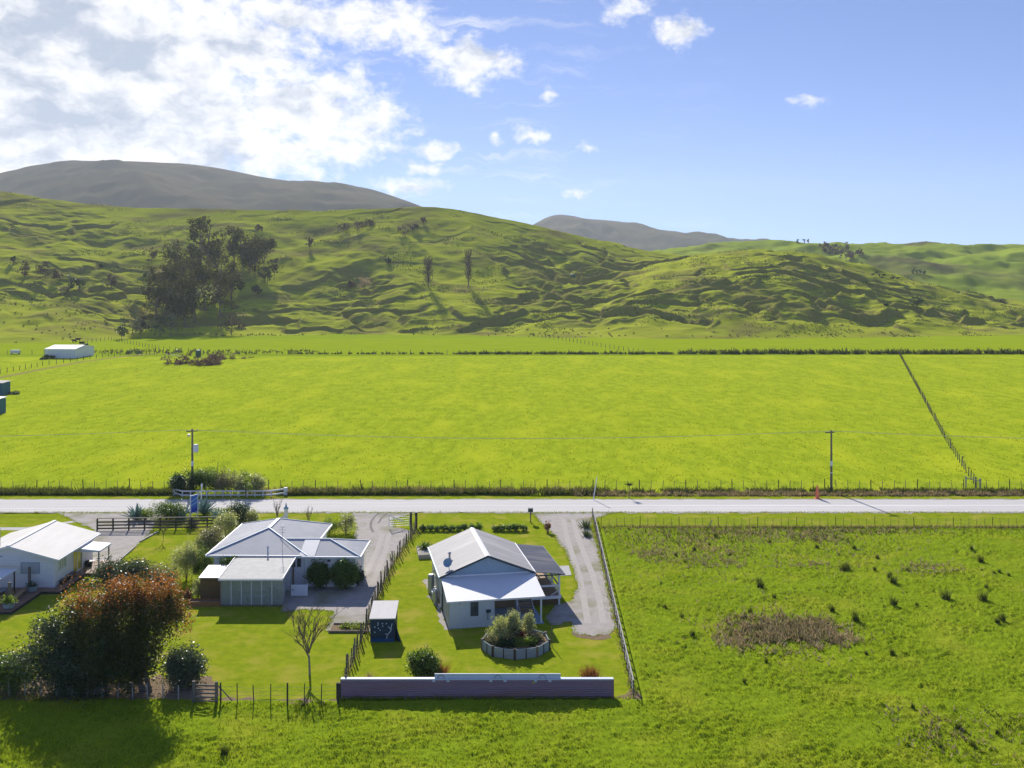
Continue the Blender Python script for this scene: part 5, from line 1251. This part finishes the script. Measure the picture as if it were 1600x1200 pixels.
# bare winter tree on the lawn
def bare_tree(name, label, loc, h, spread, seed, m, r0=.13, depth=5, nb=3, up=.55, group=None, cat='tree', fork=.32, leaves=None):
    rnd = random.Random(seed); t = thing(name, label, cat, loc, 0, group)
    tr, br = MB(), MB(); tips = []
    def grow(p, d, l, r, k):
        q = p + d * l; bend = p.lerp(q, .5) + Vector((rnd.gauss(0, .05), rnd.gauss(0, .05), 0)) * l
        (tr if k == 0 else br).tube([p, bend, q], [r, r * .88, r * .74], 7 if k < 2 else 4, cap=k < 2)
        if k >= depth: tips.append(q); return
        for j in range(nb if k else nb + 3):
            a = rnd.uniform(0, 2 * PI)
            sp_ = spread * (rnd.uniform(.7, 1.7) if k == 0 else 1)
            if k == 0: a = 2 * PI * j / (nb + 3) + rnd.uniform(-.5, .5)
            nd = (d + Vector((math.cos(a) * sp_, math.sin(a) * sp_, up * rnd.uniform(0, .8)))).normalized()
            grow(p + d * l * rnd.uniform(.35, 1) if k else p + d * l * rnd.uniform(.7, 1.25), nd, l * (rnd.uniform(.9, 1.35) if k == 0 else rnd.uniform(.5, .8)), max(r * .56, .007), k + 1)
    grow(Vector((0, 0, 0)), Vector((rnd.gauss(0, .03), 0, 1)).normalized(), h * fork, r0, 0)
    part('trunk', tr, m, t); part('branches', br, MATS.get('brown_twigs'), t)
    if leaves:
        C = np.array([tuple(x) for x in tips]); C = np.repeat(C, leaves[1], 0) + np.random.default_rng(seed).normal(size=(len(C) * leaves[1], 3)) * leaves[2]
        leaf_mesh('foliage', C, leaves[0], M[leaves[3]], t, .5, .2, seed)
    return t
bare_tree('bare_tree', 'leafless winter tree with a pale lichened trunk alone on the lawn', G(484, 1056), 5.4, .52, 12, M['bark_pale'], .085, 5, 3, .35, fork=.27)
t = bare_tree('sapling', 'thin bare sapling behind the bungalow roof, left of the white pillar', G(434, 826), 3.4, .3, 5, M['bark_pale'], .05, 3, 3, .7, group=None)
t = bare_tree('sapling', 'thin bare sapling behind the bungalow roof, right of the white pillar', G(482, 826), 2.6, .35, 6, M['bark_pale'], .04, 3, 3, .7)
t = bare_tree('sapling', 'small bare sapling before the dark board fence at the lawn edge', G(255, 846), 2.6, .6, 7, M['bark'], .04, 3, 3, .5)
# two bushes against the bungalow wall and others round it
def small_tree(px, py, wpx, top, label, m, n, leaf, seed):
    p = G(px, py); w = wpx * p.y / F; h = Zat(top, p.y)
    bush('bushy_tree', label, 'tree', p, [(0, 0, h * .62, w * .36, w * .34, h * .36), (-w * .25, 0, h * .5, w * .25, w * .25, h * .25), (w * .25, .1, h * .5, w * .26, w * .25, h * .3), (0, -.2, h * .4, w * .3, w * .3, h * .25)], n, leaf, M[m], None, seed=seed, clump=.22, trunk=.07)
small_tree(499, 919, 36, 877, 'open blue green bushy tree against the white bungalow wall', 'l_green', 2600, .17, 51)
small_tree(538, 920, 40, 874, 'dense bright green bushy tree at the corner of the white bungalow wall', 'l_mid', 4200, .16, 52)
shrub(560, 914, 20, 888, 'dark low shrub round the right corner of the bungalow wall', 'l_dark', 900)
p = G(368, 915); bush('bushy_tree', 'round spiky shrub rising between the greenhouse and the bungalow wall', 'shrub', (p.x - .3, 88.6, 0), [(0, 0, 2.2, .8, .5, .55), (-.3, 0, 1.6, .6, .4, .6)], 1300, .17, M['l_green'], seed=53, trunk=.06)
shrub(515, 834, 30, 812, 'low yellow green shrub behind the bungalow wing beside the drive', 'l_bright', 900, .15)
shrub(540, 833, 28, 803, 'taller pale green shrub beside the drive behind the bungalow wing', 'l_silver', 1200, .15)
# left of the bungalow: the belt of shrubs
shrub(352, 846, 36, 800, 'pale conical shrub at the left corner of the bungalow roof', 'l_silver', 2200, .14, name='conifer_shrub')
shrub(330, 868, 48, 824, 'grey pink mottled shrub beside the left eave of bungalow', 'l_pinkish', 2600, .15)
shrub(316, 872, 32, 838, 'pale round shrub below the conical one on the lawn edge', 'l_silver', 1600, .14)
shrub(290, 906, 46, 848, 'tall feathery grey green shrub at the right edge of small lawn', 'l_silver', 3200, .16, up=.9, asp=.25, name='feathery_shrub')
shrub(317, 906, 34, 858, 'dark feathery shrub between the small lawn and the bungalow', 'l_green', 2200, .16, up=.9, asp=.25, name='feathery_shrub')
shrub(190, 926, 92, 876, 'broad glossy grey green shrub behind the russet trees by the deck', 'l_gloss', 5200, .18, asp=.5)
shrub(254, 926, 60, 882, 'grey flowering shrub right of the broad glossy one', 'l_pinkish', 2800, .15)
shrub(310, 935, 22, 905, 'small grey green shrub at the left wall of the brown shed', 'l_silver', 700, .15)
shrub(292, 940, 16, 922, 'rusty leaved low shrub left of the orange planter box', 'l_rust', 420, .15)
# roadside bed behind the board fence
def agave(px, py, h, label, n=34, seed=1, m='l_blue'):
    p = G(px, py); t = thing('agave', label, 'agave', p, 0, 'agaves in the roadside bed'); r = np.random.default_rng(seed)
    C = r.normal(size=(n, 3)) * .08; C[:, 2] = .05
    a = np.linspace(0, 2 * PI * 5, n); e = np.linspace(.15, 1.35, n)
    T = np.stack([np.cos(a) * np.cos(e), np.sin(a) * np.cos(e), np.sin(e)], -1); Wd = unit(np.cross(T, np.array([0, 0, 1.0]) + r.normal(size=(n, 3)) * .05)); N_ = unit(np.cross(Wd, T))
    L = h * r.uniform(.85, 1.15, n); V = []; Q = []
    for i in range(n):
        k = len(V); c, tt, w, nn = C[i], T[i], Wd[i], N_[i]
        for f_, ww in ((0, .5), (.35, 1.0), (.7, .75)):
            mid = c + tt * L[i] * f_; V += [mid - w * .075 * h * ww + nn * .05 * h, mid + nn * 0, mid + w * .075 * h * ww + nn * .05 * h]
        V.append(c + tt * L[i] * 1.05); tip = len(V) - 1
        for s_ in (0, 3): Q += [(k + s_, k + s_ + 1, k + s_ + 4, k + s_ + 3), (k + s_ + 1, k + s_ + 2, k + s_ + 5, k + s_ + 4)]
        Q += [(k + 6, k + 7, tip, tip), (k + 7, k + 8, tip, tip)]
    b = MB(); b.add([tuple(v) for v in V], [q if q[2] != q[3] else q[:3] for q in Q]); part('leaves', b, M[m], t)
agave(213, 812, 1.75, 'spiky blue agave at the left end of the roadside bed', 30, 1)
agave(319, 804, 2.0, 'tall spiky blue agave right of the blue sale board', 34, 2)
agave(341, 813, 1.4, 'low spiky blue agave right of the taller one in the bed', 28, 3)
agave(284, 814, 1.3, 'rounded pale agave just left of the blue sale board', 40, 4)
shrub(262, 812, 64, 785, 'long clipped olive shrub at the back of the roadside bed', 'l_green', 3600, .14, dep=2.6)
shrub(228, 812, 26, 797, 'low yellow green shrub between the left agave and the clipped shrub', 'l_bright', 700, .14)
shrub(372, 828, 36, 784, 'dense dark green shrub at the right end of the roadside bed', 'l_dark', 3000, .15)
shrub(390, 824, 28, 796, 'grey green shrub leaning out right of the dense dark one', 'l_silver', 1300, .15)
shrub(345, 808, 30, 795, 'low bright green shrub behind the low agave', 'l_bright', 700, .14)
shrub(300, 822, 24, 810, 'low mixed plants against the back of the dark board fence', 'l_pinkish', 500, .14)
# clump round the left power pole, across the road
def rshrub(px, Y, wpx, top, label, m, n, leaf=.2, **k):
    w = wpx * Y / F; h = Zat(top, Y)
    sd_ = int(px) % 991
    bush('roadside_shrub', label, 'shrub', (Xat(px, Y), Y, 0), ball(w, h, .02, w * .8, sd_, 6), n, leaf, M[m], None, seed=sd_, clump=.32, **k)
rshrub(290, 126.8, 50, 738, 'dark dense shrub at the left of the clump round the pole', 'l_dark', 2400)
rshrub(324, 127.2, 50, 733, 'mid green shrub just right of the power pole with transformer', 'l_green', 2600)
rshrub(356, 127.4, 56, 738, 'grey brown shrub in the middle of the roadside clump', 'l_pinkish', 2400)
rshrub(390, 127.0, 50, 740, 'pale silvery shrub at the right end of the roadside clump', 'l_silver', 3000)
for i, (px, top) in enumerate(((338, 724), (350, 720), (362, 728), (379, 730))):
    bare_tree('bare_sapling', 'thin bare sapling rising from the clump of roadside shrubs', (Xat(px, 127.8), 127.8, 0), Zat(top, 127.8) * .62, .16, 60 + i, M['bark_pale'], .045, 3, 2, .9, 'bare saplings of the roadside clump', fork=.5)
p = G(376, 786); bush('young_tree', 'small yellow green young tree before the white guard rail', 'tree', (p.x, 122.9 + 1.3, 0), [(0, 0, 2.6, .6, .5, .8), (.3, 0, 1.6, .5, .4, .4)], 320, .18, M['l_bright'], seed=61)
p = G(983, 778); t = thing('cabbage_tree', 'little dark tufted tree on the far verge right of the leaning pole', 'tree', p)
b = MB(); b.tube([(0, 0, 0), (.02, 0, 1.5)], [.07, .05], 6); part('trunk', b, M['bark'], t)
blades('crown', np.zeros((90, 3)) + np.array([0, 0, 1.55]), .7, M['l_dark'], t, 1.6, .09, 3)
# low hedge along the front of the cottage garden
hedge = [(662, 824), (672, 823), (684, 825), (694, 824), (704, 824), (715, 824), (726, 823), (737, 822), (749, 821), (774, 825), (784, 824), (796, 822), (806, 822), (818, 823)]
for i, (px, top) in enumerate(hedge):
    shrub(px, 829.5, 13, top - 3, 'low clipped green shrub in the broken hedge behind the cottage', 'l_mid' if i % 3 else 'l_green', 420, .13, 'hedge_shrub', 'shrub', 'low hedge behind the cottage')
shrub(856, 832, 12, 814, 'small brown conical shrub at the left edge of cottage driveway', 'l_rust', 420, .13)
for i, (px, py, h, lb) in enumerate(((915, 824, 1.5, 'dark flax clump at the top of the rail fence'), (917, 838, 1.2, 'lower dark flax clump beside the rail fence'))):
    p = G(px, py); t = thing('flax', lb, 'flax', p)
    blades('leaves', np.random.default_rng(i).normal(size=(110, 3)) * np.array([.14, .3, 0]), h * .6, M['l_gloss'], t, .4, .12, i)
shrub(664, 1060, 50, 1021, 'leafy green shrub behind the left half of the iron fence', 'l_green', 3200, .17, up=.7)
p = G(686, 1060); t = thing('rusty_grass', 'rusty brown grass clump against the green shrub behind the fence', 'grass clump', p); blades('foliage', np.random.default_rng(3).normal(size=(420, 3)) * np.array([.22, .22, 0]), 1.1, M['l_rust'], t, .45, .06, 5)
p = G(922, 1062); t = thing('rusty_grass', 'rusty brown grass clump alone behind the right end of the iron fence', 'grass clump', p); blades('foliage', np.random.default_rng(4).normal(size=(420, 3)) * np.array([.22, .22, 0]), .95, M['l_rust'], t, .5, .06, 6)
p = G(578, 1062); t = thing('rusty_grass', 'tiny dry grass tuft at the foot of the drive fence', 'grass clump', p); blades('foliage', np.random.default_rng(5).normal(size=(60, 3)) * np.array([.1, .1, 0]), .6, M['l_dry'], t, .4, .05, 7)

# ================================================================== HILL TREES
def gum(px, py, top, wpx, label, seed, m='l_gum', n=620, group='gum trees of the hillside grove', low=.3, leaf=1.15, name='gum_tree'):
    p = hill_hit(px, py); s = p.y / F; h = (py - top) * s; w = wpx * s * 1.2; rnd = random.Random(seed)
    t = thing(name, label, 'tree', (p.x, p.y, p.z - .4), 0, group)
    bl = []
    for k in range(9):
        z = h * rnd.uniform(low, .93); q = w * rnd.uniform(.2, .36)
        bl.append((rnd.uniform(-.34, .34) * w, rnd.uniform(-.3, .3) * w, z, q, q, h * rnd.uniform(.11, .2), 1.0))
    leaf_mesh('crown', crown_pts(bl, n, seed, w * .08, shell=.35), leaf, M[m], t, .55, .5, seed)
    mb = MB()
    limbs(mb, (0, 0, 0), (rnd.uniform(-.1, .1) * w, 0, h * .92), .03 * h * .6 + .12, w * .3, 6, rnd)
    for b in bl[:4]: mb.tube([(0, 0, h * low * .8), (b[0] * .6, b[1] * .6, b[2] * .85), (b[0], b[1], b[2])], [.22, .14, .05], 4)
    part('trunk', mb, M['bark'], t)
GT = [(276, 452, 366, 34, 'tall thin gum with upswept crown at the left top of the grove'), (296, 448, 372, 30, 'thin gum just right of the left upswept one in the grove'),
      (310, 436, 342, 26, 'highest gum of the grove, slim with a narrow crown'), (328, 436, 341, 24, 'slim gum beside the highest one, near the top of the grove'), (338, 432, 360, 34, 'dark leaning gum just below the two highest ones of the grove'),
      (366, 420, 352, 24, 'slim dark gum at the left of the upper right tree block'), (380, 418, 358, 40, 'round crowned gum in the middle of the upper right tree block'), (398, 418, 362, 40, 'broad crowned gum of the upper right tree block'), (412, 424, 370, 34, 'rightmost gum of the upper right tree block'), (390, 428, 378, 44, 'low broad gum at the foot of the upper right tree block'),
      (244, 500, 424, 32, 'leftmost gum of the lower grove with a pale trunk'), (260, 496, 412, 36, 'gum with a bushy crown second in the lower grove'), (280, 494, 406, 42, 'broad gum at the left middle of the lower grove'), (300, 490, 398, 42, 'tall gum in the middle of the lower grove'), (320, 486, 400, 40, 'gum right of the middle in the lower grove'), (344, 496, 400, 44, 'broad gum at the right of the lower grove above the sunlit gap'), (362, 470, 412, 30, 'small gum at the right edge of lower grove'), (268, 512, 436, 34, 'shaded gum low at the left front of the grove'), (290, 512, 434, 36, 'shaded gum with a dark crown at the front of the grove'), (346, 478, 415, 36, 'slim trunked gum behind the sunlit gap of the grove')]
for i, (px, py, top, w, lab) in enumerate(GT): gum(px, py, top, w, lab, 200 + i, n=1700)
gum(305, 506, 444, 40, 'yellowish gum in front of the dark lower grove', 240, 'l_silver', 420, low=.55)
def hbush(px, py, top, wpx, label, m, n=260, leaf=.9, name='hill_shrub', seed=None, trunk=True, group=None):
    p = hill_hit(px, py); s = p.y / F; h = (py - top) * s; w = wpx * s; sd_ = seed or int(px * 3 + py)
    t = thing(name, label, 'shrub' if 'shrub' in name else 'tree', (p.x, p.y, p.z - .25), 0, group)
    leaf_mesh('crown', crown_pts(ball(w, h, h * .1, w, sd_, 5), n * 2, sd_, w * .09, shell=.4), leaf, M[m], t, .5, .3, sd_)
    mb = MB(); rnd = random.Random(sd_); limbs(mb, (0, 0, 0), (0, 0, h * .8), .18, w * .35, 5, rnd); part('trunk', mb, M['bark'], t)
M['l_mauve'] = leafmat('mauve_twig_haze', (.115, .08, .062), (.085, .06, .05), .2, .9, .1, tcol=(1.1, 1, .8))
HB = [(237, 410, 388, 22, 'dark round shrub on the slope left of the grove', 'l_mauve'), (362, 524, 497, 40, 'round mauve bare shrub at the right front of the grove', 'l_mauve'), (250, 527, 492, 34, 'dark round shrub at the left front of the grove', 'l_dark'), (268, 525, 490, 22, 'bare grey shrub beside the dark round one before the grove', 'l_pinkish'),
      (400, 462, 446, 20, 'small mauve shrub in the shade right of the grove', 'l_mauve'), (414, 442, 420, 26, 'dark shrub at the right end of the grove', 'l_dark'), (418, 444, 414, 14, 'narrow dark conifer at the right end of the grove', 'l_dark'), (404, 362, 350, 14, 'small dark shrub on the ridge above the grove', 'l_mauve'), (428, 438, 402, 14, 'mauve shrub among the dark ones right of the grove', 'l_mauve'),
      (484, 388, 370, 14, 'lone shrub below the scalloped slip on the hill', 'l_mauve'), (536, 364, 348, 22, 'left shrub of the row under the ridge', 'l_mauve'), (562, 362, 346, 22, 'second shrub of the row under the ridge', 'l_mauve'), (579, 354, 342, 18, 'third shrub of the row under the ridge', 'l_mauve'), (632, 368, 349, 24, 'wide shrub with a long shadow under the ridge', 'l_mauve'), (648, 360, 350, 14, 'small shrub right of the wide one under the ridge', 'l_mauve'), (662, 349, 339, 9, 'tiny dark shrub just below the skyline', 'l_mauve'),
      (570, 454, 435, 28, 'small orange tinted tree in the middle of the hill', 'l_weed'), (550, 452, 440, 14, 'low bare shrub left of the orange tinted tree', 'l_mauve'), (606, 412, 404, 12, 'dark green low shrub in the middle of the hill', 'l_dark'),
      (70, 434, 408, 28, 'round mauve bare tree on the left slope', 'l_mauve'), (38, 434, 408, 22, 'mauve bare tree at the far left of the left slope', 'l_mauve'), (90, 440, 424, 18, 'low mauve shrub right of the round bare tree', 'l_mauve'), (174, 450, 430, 18, 'lone mauve shrub left of the grove on the slope', 'l_mauve'), (158, 418, 412, 8, 'tiny dark shrub above the lone mauve one', 'l_dark'), (20, 412, 400, 8, 'tiny dark shrub on the far left slope', 'l_dark'), (112, 458, 436, 16, 'left of two dark tufted trees on the left slope', 'l_dark'), (124, 458, 436, 16, 'right of two dark tufted trees on the left slope', 'l_dark'), (100, 462, 448, 20, 'pinkish shrub beside the two dark tufted trees', 'l_pinkish'),
      (190, 532, 502, 18, 'dark spiky shrub at the foot of the hill beyond the barn', 'l_dark'), (208, 526, 496, 26, 'bare grey shrubs right of the dark spiky one at the hill foot', 'l_pinkish'), (220, 524, 494, 20, 'mauve shrub left of the grove at the hill foot', 'l_mauve'), (1385, 478, 474, 8, 'small dark shrub on the right flank of the hummocky hill', 'l_dark'), (1430, 482, 466, 22, 'broad dark shrub on the right flank of the hummocky hill', 'l_dark'), (1567, 464, 458, 12, 'small dark shrub on the right end of the hummocky hill', 'l_mauve')]
for (px, py, top, w, lab, m) in HB: hbush(px, py, top, w, lab, m)
def poplar(px, py, top, wpx, label, seed):
    p = hill_hit(px, py); s = p.y / F; h = (py - top) * s; w = wpx * s; rnd = random.Random(seed); t = thing('poplar', label, 'tree', (p.x, p.y, p.z - .3), 0)
    tr, br = MB(), MB(); tr.tube([(0, 0, 0), (.1, 0, h * .5), (0, 0, h)], [.38, .24, .05], 6)
    for k in range(90):
        z = h * rnd.uniform(.12, .8); a = rnd.uniform(0, 2 * PI); rr = w * .5 * rnd.uniform(.4, 1) * (1 - .25 * z / h); l = h * rnd.uniform(.16, .3)
        br.tube([(0, 0, z), (math.cos(a) * rr * .7, math.sin(a) * rr * .7, z + l * .4), (math.cos(a) * rr, math.sin(a) * rr, z + l)], [.16, .1, .03], 4, cap=False)
    part('trunk', tr, M['bark'], t); part('branches', br, M['twig'], t)
    C = np.array([(math.cos(a) * w * .4 * q, math.sin(a) * w * .4 * q, h * z) for a, q, z in zip(rng.uniform(0, 6.28, 800), rng.uniform(.2, 1, 800), rng.uniform(.2, 1, 800))])
    leaf_mesh('foliage', C, .75, M['l_mauve'], t, .25, 1.2, seed)  # haze of fine bare twigs drawn as narrow cards, no leaves
poplar(669, 448, 399, 20, 'bare forked poplar, the left of two on the hill', 3)
poplar(732, 447, 389, 16, 'bare columnar poplar, taller right one of two on the hill', 4)
p = hill_hit(895, 434); t = thing('water_tank', 'dark green water tank on the brow of a hummock', 'water tank', (p.x, p.y, p.z - .2)); b = MB(); b.lathe((0, 0, 0), [(1.5, 0), (1.6, .1), (1.6, 2.0), (1.3, 2.3), (.3, 2.6)], 16); part('tank', b, M['tank'], t, None)
b = MB(); b.lathe((0, 0, 2.55), [(.3, 0), (.3, .12)], 8); part('lid', b, M['black'], t)
# far hillside plants
def far_hit(px, py):
    Y = np.linspace(780, 1290, 300); X = (px - 800) / F * Y; Z = H - (py - YH) / F * Y; k = int(np.argmax(far_z(X, Y) >= Z)); k = k or 290
    return Vector((X[k], Y[k], float(far_z(X[k:k + 1], Y[k:k + 1])[0])))
def far_tree(px, py, top, w, label, m, name='distant_tree', group=None, n=170, leaf=2.0):
    p = far_hit(px, py); s = p.y / F; h = (py - top) * s; w *= s; t = thing(name, label, 'tree', (p.x, p.y, p.z - .5), 0, group); sd_ = int(px * 5 + py)
    leaf_mesh('crown', crown_pts(ball(w, h, h * .08, w, sd_, 4), n, sd_, w * .09, shell=.35), leaf, M[m], t, .6, .4, sd_)
    b = MB(); b.tube([(0, 0, 0), (0, 0, h * .7)], [.5, .2], 5); part('trunk', b, M['bark'], t)
for px, top, lab in ((1246, 373, 'tiny lone pine at the left of three on the far skyline'), (1257, 372, 'tiny pine in the middle of three on the far skyline'), (1263, 373, 'tiny pine at the right of three on the far skyline')): far_tree(px, 380, top, 5, lab, 'l_dark', 'pine_tree', None, 70, 1.6)
for i, (px, py, top, w) in enumerate(((1285, 388, 380, 22), (1300, 390, 381, 24), (1318, 390, 382, 24), (1310, 397, 388, 26), (1328, 401, 391, 24), (1343, 398, 389, 16), (1296, 396, 388, 22), (1322, 407, 396, 22))):
    far_tree(px, py, top, w, 'bare mauve tree in the gully clump on the far hillside', 'l_mauve', 'bare_tree', 'bare trees of the far gully')
for i, (px, py, top) in enumerate(((1427, 427, 419), (1433, 427, 421), (1438, 428, 421), (1444, 429, 421))): far_tree(px, py, top, 6, 'dark little conifer in the short row behind the hummocky hill', 'l_dark', 'conifer', 'dark conifers behind the hummocky hill', 80, 1.4)
# cattle
def cow_mesh():
    b = MB()
    secs = [(-1.05, 1.05, .18, .26), (-.9, 1.05, .33, .4), (-.3, .98, .38, .46), (.4, 1.0, .36, .44), (.85, 1.1, .26, .34), (1.1, 1.3, .15, .2), (1.3, 1.3, .15, .17), (1.62, 1.08, .08, .09)]
    n = 10; vs = []; fs = []
    for (x, z, ry, rz) in secs: vs += [(x, ry * math.cos(2 * PI * k / n), z + rz * math.sin(2 * PI * k / n)) for k in range(n)]
    for i in range(len(secs) - 1):
        for k in range(n): fs.append((i * n + k, i * n + (k + 1) % n, (i + 1) * n + (k + 1) % n, (i + 1) * n + k))
    fs += [tuple(range(n)), tuple(range((len(secs) - 1) * n, len(secs) * n))]
    b.add(vs, fs)
    for x in (-.82, .72):
        for y in (-.2, .2): b.tube([(x, y, .95), (x + (.1 if x < 0 else -.03), y, .5), (x, y, 0)], [.16, .08, .07], 6)
    b.tube([(-1.05, 0, 1.2), (-1.2, 0, .9), (-1.18, 0, .4)], [.05, .03, .04], 5)
    b.tube([(1.28, .12, 1.38), (1.2, .34, 1.4)], [.05, .02], 5); b.tube([(1.28, -.12, 1.38), (1.2, -.34, 1.4)], [.05, .02], 5)
    return b
cow0 = cow_mesh().build('cow', M['cowhide'], None, True)
spots = [(1370, 428), (1364, 431), (1374, 432), (1381, 432), (1393, 437), (1396, 437), (1403, 437), (1378, 436)]
low = [(116, 533), (122, 531), (130, 528), (134, 540), (128, 537)]
for i, (px, py) in enumerate(spots + low):
    c = cow0 if i == 0 else cow0.copy()
    if i: COL.objects.link(c)
    if i < len(spots): c.location = hill_hit(px, py)
    else: q = G(px, py + 2); c.location = (q.x, q.y, -.08)
    c.rotation_euler = (0, 0, i * 2.1)
    tag(c, 'black cow grazing high on the hummocky hill' if i < len(spots) else 'black cow grazing beyond the white barn', 'cow', 'cattle on the hummocky hill' if i < len(spots) else 'cattle beyond the barn')
# ================================================================== FAR BUILDINGS AND HEAPS
bY = 335.0; bx0, bx1 = Xat(70, bY), Xat(119, bY)
bn = thing('barn', 'plain white steel barn at the far left end of the pasture', 'barn', (bx0, bY, 0), R(-4))
Wb = bx1 - bx0; Db = 13
b = MB(); b.extrude([(0, 0, 0), (0, Db, 0), (0, Db, 3.1), (0, Db / 2, 4.0), (0, 0, 3.1)], (Wb, 0, 0)); part('wall', b, M['barn'], bn)
b = MB(); b.slab([(-.15, -.2, 3.12), (Wb + .15, -.2, 3.12), (Wb + .15, Db / 2, 4.1), (-.15, Db / 2, 4.1)], .08); b.slab([(-.15, Db + .2, 3.12), (Wb + .15, Db + .2, 3.12), (Wb + .15, Db / 2, 4.1), (-.15, Db / 2, 4.1)], .08); part('roof', b, M['roof_clean'], bn)
b = MB(); b.box((1.2, -.05, 0), (3.4, -.01, 2.6)); part('door', b, M['white'], bn)
b = MB(); b.box((Wb + .16, -.2, 3.0), (Wb + .28, Db / 2, 3.16)); part('gutter', b, M['white'], bn)
for i, (px, w, h) in enumerate(((71, 1.8, 1.1), (82, 2.2, 1.0), (76, 2.6, .7))):
    X_ = Xat(px, bY - 2); bush('low_shrub', ('low dark shrub at the left corner of the barn front', 'low dark shrub in the middle of the barn front', 'low dark shrub just before the others at the barn')[i], 'shrub', (X_, bY - 1.6 - (i == 2) * 4, 0), ball(w, h, 0, w, i + 5), 130, .5, M['l_dark'], seed=i + 70)
for i, (px, py, wx, h, lab) in enumerate(((-22, 618, 6, 3.1, 'dark blue steel shed cut off by the left edge, beside far pasture'), (-28, 648, 5.0, 3.2, 'pale roofed blue shed cut off by the left edge, lower of two'))):
    p = G(px, py); t = thing('steel_shed', lab, 'shed', p, R(-3)); w = G(5 if i == 0 else -4, py).x - p.x
    b = MB(); b.box((0, 0, 0), (w, 3.2, h - .2)); part('wall', b, M['blueshed'], t)
    b = MB(); b.slab([(-.15, -.15, h - .15), (w + .15, -.15, h - .15), (w + .15, 3.4, h + .1), (-.15, 3.4, h + .1)], .08); part('roof', b, M['roof_grey'] if i == 0 else M['roof_clean'], t)
    b = MB(); b.box((w * .55, -.05, 0), (w * .85, -.01, 2.1)); part('door', b, M['teal'] if i == 0 else M['white'], t)
p = G(20, 616); bush('low_shrub', 'small dark heap of scrub right of the upper blue shed', 'shrub', p, [(0, 0, .3, 1.1, .6, .4), (.9, 0, .2, .7, .5, .3)], 200, .3, M['l_dark'], seed=76)
def heap(px, py, wpx, top, label, n, m, leaf=.8, name='branch_pile'):
    p = G(px, py); s = p.y / F; w = wpx * s; h = (py - top) * s; r = random.Random(px); t = thing(name, label, 'brush pile', p)
    bl = [(r.uniform(-.42, .42) * w, r.uniform(0, 9), h * .2, w * r.uniform(.06, .16), 2.5, h * r.uniform(.3, .75), 1.0) for _ in range(11)]
    leaf_mesh('branches', crown_pts(bl, n, px, .5, shell=.5), leaf, m, t, .22, 0, px)
heap(295, 571, 104, 556, 'long low pile of brown cut branches at the back of the pasture', 2600, M['hay'], .95)
heap(340, 562, 50, 551, 'smaller brown branch pile at the right behind the long one', 1000, M['hay'], .9)
heap(381, 562, 18, 558, 'tiny dark heap alone right of the branch piles', 160, M['hay'], .6)
heap(205, 553, 30, 546, 'dark earth and scrub heap left of the branch piles', 500, M['l_dark'], .8)
heap(270, 552, 18, 546, 'dark scrub heap above the long branch pile', 260, M['l_dark'], .8)
p = G(310, 557); t = thing('water_trough_tank', 'small dark green tank with a pale lid behind the branch piles', 'tank', p); b = MB(); b.lathe((0, 0, 0), [(.9, 0), (.95, .1), (.95, 1.8), (.7, 2.1)], 12); part('tank', b, M['tank'], t); b = MB(); b.lathe((0, 0, 2.1), [(.7, 0), (.5, .15)], 10); part('lid', b, M['white'], t)
p = G(272, 557); t = tag(MB().slab([(-3, 0, .9), (2.2, 0, .3), (2.2, .5, .3), (-3, .5, .9)], .1).build('pale_pole', M['stone']), 'long pale pole leaning over the back of the branch pile', 'pole'); t.location = p
p = G(24, 553); t = thing('sheep_trough', 'small white box on the grass left of the barn', 'trough', p); b = MB(); b.box((-1.6, -.5, .3), (1.6, .5, 1.4)); part('body', b, M['white'], t)
for x in (-1.3, 1.3):
    b = MB(); b.box((x - .1, -.4, 0), (x + .1, .4, .3)); part('leg', b, M['wood_dark'], t)
# a few birds' worth of dark specks: dung and thistles in the far pasture
# ================================================================== HAZE
hb = MB(); hb.box((-2800, -40, -2), (2800, 4300, 420))
hz = hb.build('haze', []); hz['kind'] = 'stuff'
hm = bpy.data.materials.new('haze_air'); hm.use_nodes = True
_t = hm.node_tree; _t.nodes.clear(); _o = _t.nodes.new('ShaderNodeOutputMaterial'); _v = _t.nodes.new('ShaderNodeVolumePrincipled')
_v.inputs['Color'].default_value = (.80, .88, 1.0, 1); _v.inputs['Density'].default_value = .00007; _v.inputs['Anisotropy'].default_value = .35
_t.links.new(_v.outputs[0], _o.inputs['Volume']); hz.data.materials.append(hm)
